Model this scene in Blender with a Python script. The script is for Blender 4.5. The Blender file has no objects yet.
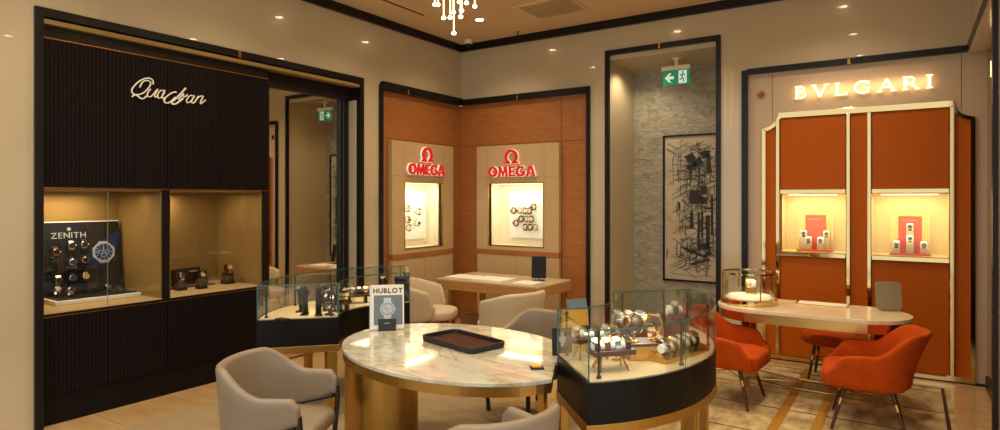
import bpy, bmesh, math, random
from mathutils import Vector, Matrix
S = bpy.context.scene
COL = S.collection
PI = math.pi
random.seed(7)
def R(a): return math.radians(a)

# ------------------------------------------------------------------ materials
def lin(h):
    h = h.lstrip('#')
    c = [int(h[i:i+2], 16)/255 for i in (0, 2, 4)]
    return tuple((x/12.92 if x <= .04045 else ((x+.055)/1.055)**2.4) for x in c) + (1,)
def nodes(m): return m.node_tree.nodes, m.node_tree.links
def mat(name, col, rough=.5, metal=0, spec=.5, coat=0, noise=None, bump=None, sheen=0, emit=None, es=0, coat_rough=.03):
    """noise=(scale, second colour, detail, stretch xyz)  bump=(scale, strength, stretch)"""
    m = bpy.data.materials.new(name); m.use_nodes = True
    n, l = nodes(m); b = n['Principled BSDF']
    b.inputs['Base Color'].default_value = lin(col)
    b.inputs['Roughness'].default_value = rough
    b.inputs['Metallic'].default_value = metal
    b.inputs['Specular IOR Level'].default_value = spec
    b.inputs['Coat Weight'].default_value = coat
    b.inputs['Coat Roughness'].default_value = coat_rough
    if sheen:
        b.inputs['Sheen Weight'].default_value = sheen
        b.inputs['Sheen Roughness'].default_value = .4
        b.inputs['Sheen Tint'].default_value = lin(col)
    if emit:
        b.inputs['Emission Color'].default_value = lin(emit)
        b.inputs['Emission Strength'].default_value = es
    tc = None
    if noise or bump:
        tc = n.new('ShaderNodeTexCoord')
    if noise:
        mp = n.new('ShaderNodeMapping'); mp.inputs['Scale'].default_value = noise[3] if len(noise) > 3 else (1, 1, 1)
        l.new(tc.outputs['Object'], mp.inputs[0])
        t = n.new('ShaderNodeTexNoise'); t.inputs['Scale'].default_value = noise[0]
        t.inputs['Detail'].default_value = noise[2] if len(noise) > 2 else 6
        t.inputs['Roughness'].default_value = .62
        l.new(mp.outputs[0], t.inputs['Vector'])
        r = n.new('ShaderNodeValToRGB')
        r.color_ramp.elements[0].position = .32; r.color_ramp.elements[1].position = .68
        r.color_ramp.elements[0].color = lin(col); r.color_ramp.elements[1].color = lin(noise[1])
        l.new(t.outputs['Fac'], r.inputs[0]); l.new(r.outputs[0], b.inputs['Base Color'])
    if bump:
        mp = n.new('ShaderNodeMapping'); mp.inputs['Scale'].default_value = bump[2] if len(bump) > 2 else (1, 1, 1)
        l.new(tc.outputs['Object'], mp.inputs[0])
        t = n.new('ShaderNodeTexNoise'); t.inputs['Scale'].default_value = bump[0]; t.inputs['Detail'].default_value = 5
        l.new(mp.outputs[0], t.inputs['Vector'])
        bp = n.new('ShaderNodeBump'); bp.inputs['Strength'].default_value = bump[1]; bp.inputs['Distance'].default_value = .02
        l.new(t.outputs['Fac'], bp.inputs['Height']); l.new(bp.outputs[0], b.inputs['Normal'])
    return m
def glass_mat(name, tint='#fcfefd', rough=0.0, f0=.05, strength=1.0):
    """thin pane: transparent with a Fresnel mirror layer"""
    m = bpy.data.materials.new(name); m.use_nodes = True
    n, l = nodes(m); n.clear()
    o = n.new('ShaderNodeOutputMaterial'); mx = n.new('ShaderNodeMixShader')
    tr = n.new('ShaderNodeBsdfTransparent'); tr.inputs[0].default_value = lin(tint)
    gl = n.new('ShaderNodeBsdfGlossy'); gl.inputs['Roughness'].default_value = rough
    lw = n.new('ShaderNodeLayerWeight'); lw.inputs['Blend'].default_value = .22
    mt = n.new('ShaderNodeMath'); mt.operation = 'MULTIPLY_ADD'
    mt.inputs[1].default_value = .42*strength; mt.inputs[2].default_value = f0*.4
    l.new(lw.outputs['Fresnel'], mt.inputs[0])
    l.new(mt.outputs[0], mx.inputs[0]); l.new(tr.outputs[0], mx.inputs[1]); l.new(gl.outputs[0], mx.inputs[2])
    l.new(mx.outputs[0], o.inputs[0])
    return m
def emis(name, col, s):
    m = bpy.data.materials.new(name); m.use_nodes = True
    b = m.node_tree.nodes['Principled BSDF']
    b.inputs['Base Color'].default_value = lin(col)
    b.inputs['Emission Color'].default_value = lin(col); b.inputs['Emission Strength'].default_value = s
    return m

M = {}
M['cream_wall'] = mat('cream_lacquer', '#c3b494', .22, spec=.5, coat=.55, coat_rough=.02, noise=(1.2, '#bcac8b', 3))
M['ceiling'] = mat('ceiling_paint', '#dcc49a', .7)
M['black'] = mat('black_lacquer', '#120d0c', .38, spec=.3, coat=.06)
M['cabinet'] = mat('dark_wenge', '#150c0c', .6, spec=.15, noise=(14, '#130b0b', 4, (1, 1, .05)))
M['brass'] = mat('polished_brass', '#c9a25c', .2, 1)
M['brass_brush'] = mat('brushed_brass', '#b9914a', .34, 1, bump=(60, .08, (1, 1, .02)))
M['pale_gold'] = mat('polished_pale_gold', '#e3c486', .06, 1)
M['gold_line'] = mat('gold_line', '#c98a4a', .3, 1)
M['walnut'] = mat('orange_walnut_veneer', '#ab6d36', .4, coat=.15, noise=(5, '#965c2a', 8, (1, 1, 9)))
M['desk_wood'] = mat('desk_oak_veneer', '#b98a4e', .38, noise=(6, '#a67a40', 7, (1, 8, 8)))
M['desk_top'] = mat('pale_desk_top', '#c9b48a', .25, coat=.3)
M['beige_panel'] = mat('beige_leather_panel', '#c2a677', .45, noise=(30, '#bda072', 3))
M['niche_cream'] = mat('window_lining_cream', '#efe3c6', .5)
M['niche_gold'] = mat('window_lining_straw', '#ead69c', .55)
M['vitrine_fabric'] = mat('vitrine_gold_fabric', '#94763f', .8, noise=(60, '#876a38', 3), bump=(300, .15))
M['glass'] = glass_mat('clear_glass')
M['glass_dim'] = glass_mat('vitrine_glass', '#fafbf8', f0=.06)
M['glass_edge'] = mat('green_glass_edge', '#1f6c62', .12, spec=.6, coat=.5)
M['mirror'] = mat('mirror_silver', '#ded4c2', .015, 1)
M['bronze_mirror'] = mat('bronze_mirror', '#8a6440', .05, 1)
M['white'] = mat('white_satin', '#e9e6dd', .45)
M['cream'] = mat('cream_cushion', '#eadfc8', .6)
M['orange_wall'] = mat('orange_lacquer_panel', '#b55a08', .5, spec=.15, noise=(90, '#ad5406', 2))
M['rose_beige'] = mat('rose_beige_panel', '#c0a88a', .4)
M['orange_velvet'] = mat('orange_velvet', '#b84805', .9, spec=.2, sheen=.05, noise=(9, '#a84003', 4))
M['taupe'] = mat('taupe_leather', '#857661', .42, bump=(160, .06))
M['cream_fabric'] = mat('cream_boucle', '#bfae90', .85, bump=(220, .2), sheen=.2)
M['dark_wood'] = mat('dark_walnut_leg', '#4a2a17', .35)
M['black_metal'] = mat('black_metal', '#14110f', .35)
M['red'] = mat('red_acrylic', '#c81a1e', .25, coat=.3, emit='#d81418', es=.25)
M['white_acrylic'] = mat('white_acrylic', '#f3efe2', .35, emit='#fff2d8', es=.25)
M['ivory'] = mat('ivory_letter', '#f1e9d6', .4)
M['lit_letter'] = emis('lit_letter', '#ffe7b0', 1.1)
M['bulb'] = emis('warm_bulb', '#ffd79a', 16)
M['rod_light'] = emis('warm_rod', '#ffd48a', 3)
M['lamp_lens'] = emis('lamp_lens', '#ffe3b4', 30)
M['led'] = emis('led_strip', '#ffe2ae', 2)
M['navy'] = mat('navy_panel', '#0e1526', .7, spec=.2)
M['tray_black'] = mat('black_leather', '#1b1614', .5, bump=(140, .1))
M['tray_brown'] = mat('brown_leather', '#4c2212', .7, spec=.2, noise=(12, '#381809', 6))
M['steel'] = mat('polished_steel', '#c9cacb', .16, 1)
M['rose_gold'] = mat('rose_gold', '#d9a26e', .16, 1)
M['yellow_gold'] = mat('yellow_gold', '#e3bb62', .16, 1)
M['dial_black'] = mat('dial_black', '#15171c', .25, coat=.5)
M['dial_white'] = mat('dial_white', '#b8b09c', .35, coat=.4)
M['dial_blue'] = mat('dial_blue', '#1d3f78', .25, coat=.5)
M['strap_black'] = mat('strap_black', '#171412', .55)
M['strap_brown'] = mat('strap_brown', '#5b3218', .55)
M['marron'] = mat('mahogany_block', '#4e1e10', .3, coat=.3)
M['block_brown'] = mat('dark_brown_block', '#2a140d', .35, coat=.2)
M['grille_dark'] = mat('grille_shadow_box', '#4a3a24', .8)
M['case_black'] = mat('case_black_satin', '#0b0908', .4, spec=.22)
M['khaki'] = mat('khaki_back', '#8d8163', .55)
M['paper'] = mat('paper', '#e6e0d0', .6)
M['paper_grey'] = mat('printed_blue_grey', '#67757c', .5)
M['print_dark'] = mat('print_dark', '#22262a', .5)
M['print_light'] = mat('print_light', '#b9c1c4', .5)
M['yellow'] = mat('yellow_card', '#f4b612', .45)
M['exit_green'] = emis('exit_green', '#0f8a62', .25)
M['exit_white'] = emis('exit_white', '#dff0ea', .3)
M['display_red'] = mat('vermilion_display', '#d2480f', .45)
M['grey_metal'] = mat('grille_grey', '#7d6a4e', .5)
M['rug_red'] = mat('red_carpet', '#9a1512', .95, bump=(250, .3))

def floor_mat():
    m = mat('polished_travertine_floor', '#b08d5c', .2, coat=.2, noise=(2.2, '#c5a473', 8, (1, 3.5, 1)))
    n, l = nodes(m); b = n['Principled BSDF']
    src = b.inputs['Base Color'].links[0].from_socket
    tc = n.new('ShaderNodeTexCoord'); br = n.new('ShaderNodeTexBrick')
    br.offset = 0; br.inputs['Scale'].default_value = 1
    br.inputs['Brick Width'].default_value = 1.2; br.inputs['Row Height'].default_value = .6
    br.inputs['Mortar Size'].default_value = .003
    br.inputs['Color1'].default_value = (1, 1, 1, 1); br.inputs['Color2'].default_value = (.9, .88, .84, 1)
    br.inputs['Mortar'].default_value = (.45, .38, .3, 1)
    l.new(tc.outputs['Object'], br.inputs[0])
    mx = n.new('ShaderNodeMix'); mx.data_type = 'RGBA'; mx.blend_type = 'MULTIPLY'; mx.inputs[0].default_value = 1
    l.new(src, mx.inputs[6]); l.new(br.outputs[0], mx.inputs[7]); l.new(mx.outputs[2], b.inputs['Base Color'])
    return m
M['floor'] = floor_mat()
M['rug_grey'] = mat('greige_carpet', '#9c8664', .95, noise=(3, '#8a7452', 8, (1, 2.5, 1)), bump=(260, .25))
M['rug_cream'] = mat('mottled_cream_carpet', '#d8c08c', .95, noise=(4.2, '#857049', 9, (1.6, 1, 1)), bump=(260, .25))
M['rug_gold'] = mat('gold_carpet_band', '#a4741c', .9, bump=(260, .25))
M['rug_line'] = mat('brown_carpet_line', '#3f2612', .95)
def marble():
    m = mat('cream_onyx_marble', '#d8d3c2', .07, coat=.5)
    n, l = nodes(m); b = n['Principled BSDF']
    tc = n.new('ShaderNodeTexCoord'); mp = n.new('ShaderNodeMapping'); mp.inputs['Rotation'].default_value = (0, 0, .35)
    mp.inputs['Scale'].default_value = (1, 1.7, 1)
    l.new(tc.outputs['Object'], mp.inputs[0])
    def noise(sc, det, dist, ramp):
        t = n.new('ShaderNodeTexNoise'); t.inputs['Scale'].default_value = sc; t.inputs['Detail'].default_value = det
        t.inputs['Roughness'].default_value = .6; t.inputs['Distortion'].default_value = dist
        l.new(mp.outputs[0], t.inputs['Vector'])
        r = n.new('ShaderNodeValToRGB'); cr = r.color_ramp
        cr.elements[0].position, cr.elements[1].position = ramp[0][0], ramp[-1][0]
        cr.elements[0].color, cr.elements[1].color = lin(ramp[0][1]), lin(ramp[-1][1])
        for p, c in ramp[1:-1]:
            e = cr.elements.new(p); e.color = lin(c)
        l.new(t.outputs['Fac'], r.inputs[0]); return r
    a = noise(1.5, 6, 1.0, ((.3, '#a5a796'), (.45, '#c6c6b8'), (.55, '#cdcabb'), (.7, '#b9b098')))
    v = noise(1.1, 7, 2.2, ((.44, '#ffffff'), (.49, '#eadcc2'), (.5, '#c9ab7e'), (.512, '#eadfca'), (.57, '#ffffff')))
    mx = n.new('ShaderNodeMix'); mx.data_type = 'RGBA'; mx.blend_type = 'MULTIPLY'; mx.inputs[0].default_value = .8
    l.new(a.outputs[0], mx.inputs[6]); l.new(v.outputs[0], mx.inputs[7]); l.new(mx.outputs[2], b.inputs['Base Color'])
    return m
M['marble'] = marble()
def plaster():
    m = mat('silver_leaf_plaster', '#989483', .5, spec=.4)
    n, l = nodes(m); b = n['Principled BSDF']
    tc = n.new('ShaderNodeTexCoord'); mp = n.new('ShaderNodeMapping'); mp.inputs['Rotation'].default_value = (0, .6, .4)
    mp.inputs['Scale'].default_value = (1, 1, 2.2)
    l.new(tc.outputs['Object'], mp.inputs[0])
    t = n.new('ShaderNodeTexNoise'); t.inputs['Scale'].default_value = 7.5; t.inputs['Detail'].default_value = 10
    t.inputs['Distortion'].default_value = 1.2
    l.new(mp.outputs[0], t.inputs['Vector'])
    r = n.new('ShaderNodeValToRGB')
    r.color_ramp.elements[0].position = .3; r.color_ramp.elements[0].color = lin('#878370')
    r.color_ramp.elements[1].position = .72; r.color_ramp.elements[1].color = lin('#b3ad98')
    l.new(t.outputs['Fac'], r.inputs[0]); l.new(r.outputs[0], b.inputs['Base Color'])
    bp = n.new('ShaderNodeBump'); bp.inputs['Strength'].default_value = .35; bp.inputs['Distance'].default_value = .05
    l.new(t.outputs['Fac'], bp.inputs['Height']); l.new(bp.outputs[0], b.inputs['Normal'])
    return m
M['plaster'] = plaster()

# ------------------------------------------------------------------ mesh builder
class MB:
    def __init__(s): s.bm = bmesh.new(); s.mi = 0
    def face(s, vs, mi=None):
        try:
            f = s.bm.faces.new(vs); f.material_index = s.mi if mi is None else mi; return f
        except ValueError: return None
    def box(s, x0, x1, y0, y1, z0, z1, T=None):
        P = [Vector((x, y, z)) for z in (z0, z1) for y in (y0, y1) for x in (x0, x1)]
        if T: P = [T @ p for p in P]
        v = [s.bm.verts.new(p) for p in P]
        for q in ((0, 2, 3, 1), (4, 5, 7, 6), (0, 1, 5, 4), (2, 6, 7, 3), (0, 4, 6, 2), (1, 3, 7, 5)): s.face([v[i] for i in q])
        return s
    def prism(s, pts, z0, z1, T=None, side=None):
        lo = [Vector((x, y, z0)) for x, y in pts]; hi = [Vector((x, y, z1)) for x, y in pts]
        if T: lo = [T @ p for p in lo]; hi = [T @ p for p in hi]
        a = [s.bm.verts.new(p) for p in lo]; b = [s.bm.verts.new(p) for p in hi]
        s.face(a[::-1]); s.face(b)
        k = len(pts)
        for i in range(k): s.face([a[i], a[(i+1) % k], b[(i+1) % k], b[i]], side)
        return s
    def lathe(s, prof, c=(0, 0, 0), seg=28, T=None, caps=True):
        rings = []
        for r, z in prof:
            ring = []
            for i in range(seg):
                a = 2*PI*i/seg
                p = Vector((c[0]+r*math.cos(a), c[1]+r*math.sin(a), c[2]+z))
                if T: p = T @ p
                ring.append(s.bm.verts.new(p))
            rings.append(ring)
        for a, b in zip(rings, rings[1:]):
            for i in range(seg): s.face([a[i], a[(i+1) % seg], b[(i+1) % seg], b[i]])
        if caps: s.face(rings[0][::-1]); s.face(rings[-1])
        return s
    def rod(s, p0, p1, r0, r1=None, seg=12):
        p0 = Vector(p0); p1 = Vector(p1); r1 = r0 if r1 is None else r1
        d = (p1-p0); L = d.length
        q = Vector((0, 0, 1)).rotation_difference(d.normalized()).to_matrix().to_4x4()
        return s.lathe([(r0, 0), (r1, L)], T=Matrix.Translation(p0) @ q, seg=seg)
    def tube(s, path, r, seg=8, closed=False, flat=None):
        path = [Vector(p) for p in path]; n = len(path); rings = []
        up0 = None
        for i, p in enumerate(path):
            if closed: t = (path[(i+1) % n]-path[i-1]).normalized()
            else: t = (path[min(i+1, n-1)]-path[max(i-1, 0)]).normalized()
            if up0 is None: up0 = Vector((0, 0, 1)) if abs(t.z) < .9 else Vector((1, 0, 0))
            u = (up0 - t*up0.dot(t)).normalized(); w = t.cross(u); up0 = u
            ru, rw = (r, r) if flat is None else flat
            rings.append([s.bm.verts.new(p+u*ru*math.cos(2*PI*k/seg)+w*rw*math.sin(2*PI*k/seg)) for k in range(seg)])
        pr = list(zip(rings, rings[1:])) + ([(rings[-1], rings[0])] if closed else [])
        for a, b in pr:
            for i in range(seg): s.face([a[i], a[(i+1) % seg], b[(i+1) % seg], b[i]])
        if not closed: s.face(rings[0][::-1]); s.face(rings[-1])
        return s
    def loft(s, rings, closed_ring=True, cap=True):
        V = [[s.bm.verts.new(p) for p in r] for r in rings]
        k = len(V[0])
        for a, b in zip(V, V[1:]):
            for i in range(k if closed_ring else k-1): s.face([a[i], a[(i+1) % k], b[(i+1) % k], b[i]])
        if cap: s.face(V[0][::-1]); s.face(V[-1])
        return s
    def ribbon(s, pts, w, z0, z1, T=None):
        """2-D stroke with width w (number or (start,end)) extruded z0..z1"""
        P = [Vector(p) for p in pts]; n = len(P); L = []; Rr = []
        for i, p in enumerate(P):
            t1 = (p-P[i-1]).normalized() if i > 0 else (P[1]-p).normalized()
            t2 = (P[i+1]-p).normalized() if i < n-1 else t1
            t = (t1+t2)
            t = t.normalized() if t.length > 1e-6 else t1
            k = 1/max(.55, t.dot(t1)); nn = Vector((-t.y, t.x))*k
            ww = w if not isinstance(w, tuple) else w[0]+(w[1]-w[0])*i/(n-1)
            L.append(p+nn*ww/2); Rr.append(p-nn*ww/2)
        rings = []
        for a, b in zip(L, Rr):
            q = [Vector((a.x, a.y, z0)), Vector((b.x, b.y, z0)), Vector((b.x, b.y, z1)), Vector((a.x, a.y, z1))]
            if T: q = [T @ x for x in q]
            rings.append(q)
        return s.loft(rings)
    def build(s, name, m, parent=None, smooth=False, bevel=0, sub=0, seg=2, angle=40):
        me = bpy.data.meshes.new(name)
        bmesh.ops.recalc_face_normals(s.bm, faces=s.bm.faces)
        s.bm.to_mesh(me); s.bm.free()
        for x in (m if isinstance(m, (list, tuple)) else [m]): me.materials.append(M[x] if isinstance(x, str) else x)
        o = bpy.data.objects.new(name, me); COL.objects.link(o)
        if parent: o.parent = parent
        if smooth:
            for p in me.polygons: p.use_smooth = True
            me.set_sharp_from_angle(angle=R(angle)) if hasattr(me, 'set_sharp_from_angle') else None
        if bevel:
            b = o.modifiers.new('bevel', 'BEVEL'); b.width = bevel; b.segments = seg; b.limit_method = 'ANGLE'; b.angle_limit = R(35)
        if sub:
            b = o.modifiers.new('sub', 'SUBSURF'); b.levels = sub; b.render_levels = sub
        return o
def box(name, m, x0, x1, y0, y1, z0, z1, parent=None, bevel=0):
    return MB().box(x0, x1, y0, y1, z0, z1).build(name, m, parent, bevel=bevel)
def tag(o, label, cat, group=None, kind=None):
    o['label'] = label; o['category'] = cat
    if group: o['group'] = group
    if kind: o['kind'] = kind
    return o
def thing(name, label, cat, loc=(0, 0, 0), rz=0, group=None, mtx=None):
    o = bpy.data.objects.new(name, None); COL.objects.link(o)
    o.empty_display_size = .1
    if mtx is not None: o.matrix_world = mtx
    else: o.location = loc; o.rotation_euler = (0, 0, rz)
    return tag(o, label, cat, group)
def dup(root, label, loc=None, rz=None, group=None, mtx=None):
    r = root.copy(); COL.objects.link(r)
    if mtx is not None: r.matrix_world = mtx
    else:
        if loc is not None: r.location = loc
        if rz is not None: r.rotation_euler = (0, 0, rz)
    r['label'] = label
    if group: r['group'] = group
    for ch in list(root.children):
        c = ch.copy(); COL.objects.link(c); c.parent = r
        for g in list(ch.children):
            d = g.copy(); COL.objects.link(d); d.parent = c
    return r
def struct(name, m, boxes, bevel=0):
    mb = MB()
    for b in boxes: mb.box(*b)
    o = mb.build(name, m, bevel=bevel); o['kind'] = 'structure'; return o
def wallframe(side, x, y, z, tilt=0):
    """local x = reading direction, y = up, z = out of the wall"""
    c = {'L': ((0, 1, 0), (0, 0, 1), (1, 0, 0)), 'B': ((1, 0, 0), (0, 0, 1), (0, -1, 0)), 'R': ((0, -1, 0), (0, 0, 1), (-1, 0, 0))}[side]
    m = Matrix((c[0], c[1], c[2])).transposed().to_4x4(); m.translation = (x, y, z)
    if tilt: m = m @ Matrix.Rotation(tilt, 4, 'X')
    return m
def smooth_pts(pts, per=8, closed=False):
    P = [Vector(p) for p in pts]; n = len(P); out = []
    rng = range(n if closed else n-1)
    for i in rng:
        if closed: a, b, c, d = P[i-1], P[i], P[(i+1) % n], P[(i+2) % n]
        else: a, b, c, d = P[max(i-1, 0)], P[i], P[i+1], P[min(i+2, n-1)]
        for k in range(per):
            t = k/per
            out.append(.5*((2*b)+(c-a)*t+(2*a-5*b+4*c-d)*t*t+(3*b-a-3*c+d)*t**3))
    if not closed: out.append(P[-1])
    return out
def rrect(x0, x1, y0, y1, r, seg=6):
    out = []
    for cx, cy, a0 in ((x1-r, y0+r, -90), (x1-r, y1-r, 0), (x0+r, y1-r, 90), (x0+r, y0+r, 180)):
        for i in range(seg+1):
            a = R(a0+90*i/seg); out.append((cx+r*math.cos(a), cy+r*math.sin(a)))
    return out
def text_letters(txt, size, depth, m, parent, x0, x1, y, z=0, bold=.0, name='letter'):
    """sans letters laid out from x0 to x1 on baseline y, cap height = size, one mesh per letter"""
    glyphs = []
    for ch in txt:
        cu = bpy.data.curves.new('glyph', 'FONT'); cu.body = ch; cu.size = size/.7; cu.extrude = depth/2; cu.offset = bold; cu.resolution_u = 4
        ob = bpy.data.objects.new('glyph', cu); COL.objects.link(ob)
        dg = bpy.context.evaluated_depsgraph_get(); dg.update()
        me = bpy.data.meshes.new_from_object(ob.evaluated_get(dg))
        xs = [v.co.x for v in me.vertices]; lo, hi = min(xs), max(xs)
        bpy.data.objects.remove(ob); bpy.data.curves.remove(cu)
        glyphs.append((me, lo, hi-lo))
    tot = sum(g[2] for g in glyphs); gap = ((x1-x0)-tot)/max(1, len(txt)-1); sc = 1
    if gap < size*.05: sc = ((x1-x0)-size*.06*(len(txt)-1))/tot; gap = size*.06
    x = x0; out = []
    for me, lo, w in glyphs:
        for v in me.vertices: v.co = Vector(((v.co.x-lo)*sc+x, v.co.y+y, v.co.z+z+depth/2))
        me.materials.clear(); me.materials.append(M[m])
        o = bpy.data.objects.new(name, me); COL.objects.link(o); o.parent = parent; out.append(o)
        x += w*sc+gap
    return out
def one_text(txt, size, depth, m, parent, x0, x1, y, z, name, bold=0):
    """small lettering as a single mesh part"""
    t = text_letters(txt, size, depth, m, parent, x0, x1, y, z, bold)
    bm = bmesh.new()
    for o in t: bm.from_mesh(o.data)
    me = bpy.data.meshes.new(name); bm.to_mesh(me); bm.free(); me.materials.append(M[m])
    for o in t: bpy.data.objects.remove(o)
    o = bpy.data.objects.new(name, me); COL.objects.link(o); o.parent = parent; return o
def area(loc, sx, sy, power, col=(1, .78, .5), rot=(0, 0, 0), spread=None):
    l = bpy.data.lights.new('lamp', 'AREA'); l.shape = 'RECTANGLE'; l.size = sx; l.size_y = sy; l.energy = power; l.color = col
    if spread: l.spread = spread
    o = bpy.data.objects.new('lamp', l); COL.objects.link(o); o.location = loc; o.rotation_euler = rot; return o
def spot(loc, power, col=(1, .80, .55), ang=110, blend=.8, rot=(0, 0, 0), size=.05):
    l = bpy.data.lights.new('lamp', 'SPOT'); l.energy = power; l.color = col; l.spot_size = R(ang); l.spot_blend = blend; l.shadow_soft_size = size
    o = bpy.data.objects.new('lamp', l); COL.objects.link(o); o.location = loc; o.rotation_euler = rot; return o
def point(loc, power, col=(1, .74, .45), size=.05):
    l = bpy.data.lights.new('lamp', 'POINT'); l.energy = power; l.color = col; l.shadow_soft_size = size
    o = bpy.data.objects.new('lamp', l); COL.objects.link(o); o.location = loc; return o
def ordw(i): return ['first', 'second', 'third', 'fourth', 'fifth', 'sixth', 'seventh', 'eighth', 'ninth'][i]

CEIL = 4.0
# ------------------------------------------------------------------ the room
struct('floor', 'floor', [(-6.6, 3.5, -3.5, 8.7, -.1, 0)])
struct('ceiling', 'ceiling', [(-6.6, 3.5, .1, 8.7, CEIL, CEIL+.1)])
FR = 3.17     # underside level of the black portal frames
struct('wall_left', 'cream_wall', [
    (-5.6, -5.5, -1.2, 1.97, 0, CEIL), (-5.6, -5.5, 1.97, 7.3, FR+.04, CEIL),
    (-5.6, -5.5, 5.325, 5.62, 0, FR+.04), (-6.6, -6.45, 1.5, 8.7, 0, CEIL)])  # rearmost slab is an added unseen backing that stops light leaking in
struct('wall_back', 'cream_wall', [
    (-5.6, -3.2, 7.3, 7.4, FR+.02, CEIL), (-3.2, -1.82, 7.3, 7.4, 3.62, CEIL), (-1.82, .5, 7.3, 7.4, FR+.02, CEIL),
    (-3.46, -3.2, 7.3, 7.4, 0, FR+.02), (-1.82, -1.55, 7.3, 7.4, 0, FR+.02)])
struct('wall_right', 'cream_wall', [(.48, .62, 3.2, 7.4, FR+.05, CEIL), (.48, .62, 3.2, 5.2, 0, FR+.05)])
# black cornice at the ceiling
struct('trim_1', 'black', [(-5.5, -5.46, .1, 7.3, CEIL-.1, CEIL), (-5.5, .48, 7.26, 7.3, CEIL-.1, CEIL), (.44, .48, 3.2, 7.26, CEIL-.1, CEIL)])
# fine panel joints in the lacquered walls
struct('trim_2', 'rose_beige', [(-3.345, -3.34, 7.298, 7.3, FR+.03, CEIL-.1), (-1.30, -1.295, 7.298, 7.3, FR+.03, CEIL-.1), (-5.5, -5.498, 4.4, 4.405, FR+.05, CEIL-.1), (-3.205, -3.2, 7.298, 7.3, 3.62, CEIL-.1)])
def clip(o, *b): box('brass_clip', 'brass', *b, parent=o)
# portal frame of the left cabinet bay
f = struct('trim_3', 'black', [(-5.62, -5.47, 1.965, 2.02, 0, FR+.03), (-5.62, -5.47, 2.02, 5.265, FR-.035, FR+.03), (-5.62, -5.47, 5.265, 5.325, 0, FR+.03)])
clip(f, -5.472, -5.466, 3.65, 3.68, FR-.04, FR+.035)
# portal frame of the walnut corner niche
f = struct('trim_4', 'black', [(-5.62, -5.47, 5.6, 5.655, 0, FR), (-5.62, -5.47, 5.655, 7.3, FR-.05, FR+.05), (-5.5, -3.46, 7.27, 7.42, FR-.05, FR+.03), (-3.475, -3.425, 7.27, 7.42, 0, FR+.03)])
clip(f, -5.472, -5.466, 6.1, 6.125, FR-.055, FR+.004); clip(f, -4.53, -4.505, 7.266, 7.272, FR-.055, FR+.004)
# portal frame of the art alcove
f = struct('trim_5', 'black', [(-3.215, -3.165, 7.27, 7.32, 0, 3.62), (-1.85, -1.80, 7.27, 7.32, 0, 3.62), (-3.165, -1.85, 7.27, 7.32, 3.56, 3.62)])
clip(f, -2.525, -2.5, 7.266, 7.272, 3.555, 3.625)
# portal frame of the orange bay, turning the corner
f = struct('trim_6', 'black', [(-1.57, -1.51, 7.27, 7.36, 0, FR+.01), (-1.51, .48, 7.27, 7.42, FR-.035, FR+.025), (.45, .62, 5.22, 7.27, FR-.035, FR+.05), (.45, .62, 5.15, 5.22, 0, FR+.05)])
clip(f, -.535, -.51, 7.266, 7.272, FR-.04, FR+.015)
# walnut cladding of the corner niche
struct('wall_corner_walnut', 'walnut', [
    (-5.6, -5.55, 5.655, 6.02, 0, FR-.05), (-5.6, -5.55, 6.87, 7.36, 0, FR-.05), (-5.6, -5.55, 6.02, 6.87, 0, 1.06), (-5.6, -5.55, 6.02, 6.87, 2.0, FR-.05),
    (-5.55, -5.03, 7.34, 7.39, 0, FR-.05), (-4.07, -3.475, 7.34, 7.39, 0, FR-.05), (-5.03, -4.07, 7.34, 7.39, 0, 1.06), (-5.03, -4.07, 7.34, 7.39, 2.0, FR-.05)])
struct('trim_7', 'black', [(-5.551, -5.548, 5.66, 7.34, 2.52, 2.524), (-5.55, -3.48, 7.338, 7.341, 2.52, 2.524), (-3.87, -3.866, 7.338, 7.341, 0, 3.1)])
# art alcove
struct('wall_alcove', 'plaster', [(-3.45, -1.7, 8.2, 8.3, 0, 3.6)])
struct('wall_alcove_sides', 'cream_wall', [(-3.3, -3.19, 7.32, 8.2, 0, 3.6), (-1.83, -1.7, 7.32, 8.2, 0, 3.6), (-3.45, -1.7, 7.32, 8.3, 3.5, 3.56)])
# rose beige back panel and bronze return of the orange bay
struct('wall_bay_panel', 'rose_beige', [(-1.51, .6, 7.33, 7.38, 0, FR-.03)])
struct('trim_8', 'black', [(-1.262, -1.258, 7.328, 7.331, 2.6, FR-.03), (.405, .409, 7.328, 7.331, 2.6, FR-.03), (-1.51, .6, 7.31, 7.335, 0, .02)])
struct('wall_bay_side', 'bronze_mirror', [(.6, .66, 5.22, 7.38, .1, FR-.03)])
struct('baseboard_right', 'black', [(.585, .6, 5.22, 7.33, 0, .1)])
struct('wall_bay_soffit', 'cream_wall', [(.455, .66, 5.22, 7.27, FR-.05, FR-.036)])

# ------------------------------------------------------------------ rugs
tag(box('rug', 'rug_grey', -5.02, -1.96, .2, 4.45, 0, .006), 'large greige carpet under the oval marble table and its armchairs', 'rug')
tag(box('rug', 'rug_red', -4.9, -3.35, 5.2, 6.98, 0, .008), 'red carpet under the wooden writing desk in the corner', 'rug')
rg = thing('rug', 'mottled cream rug with gold stripes and brown border under the orange chairs', 'rug', (0, 0, 0))
box('pile', 'rug_cream', -1.95, .30, 3.4, 7.06, 0, .008, rg)
for x in (-.905, -.63): box('gold_stripe', 'rug_gold', x, x+.075, 3.4, 7.06, .002, .0095, rg)
for y in (4.3, 4.94, 5.58, 6.2, 6.82): box('cross_line', 'rug_line', -1.95, .24, y, y+.014, .002, .0092, rg)
box('border', 'rug_line', .235, .262, 3.4, 7.0, .002, .0094, rg); box('border', 'rug_line', -1.95, .262, 6.985, 7.005, .002, .0094, rg)

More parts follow.
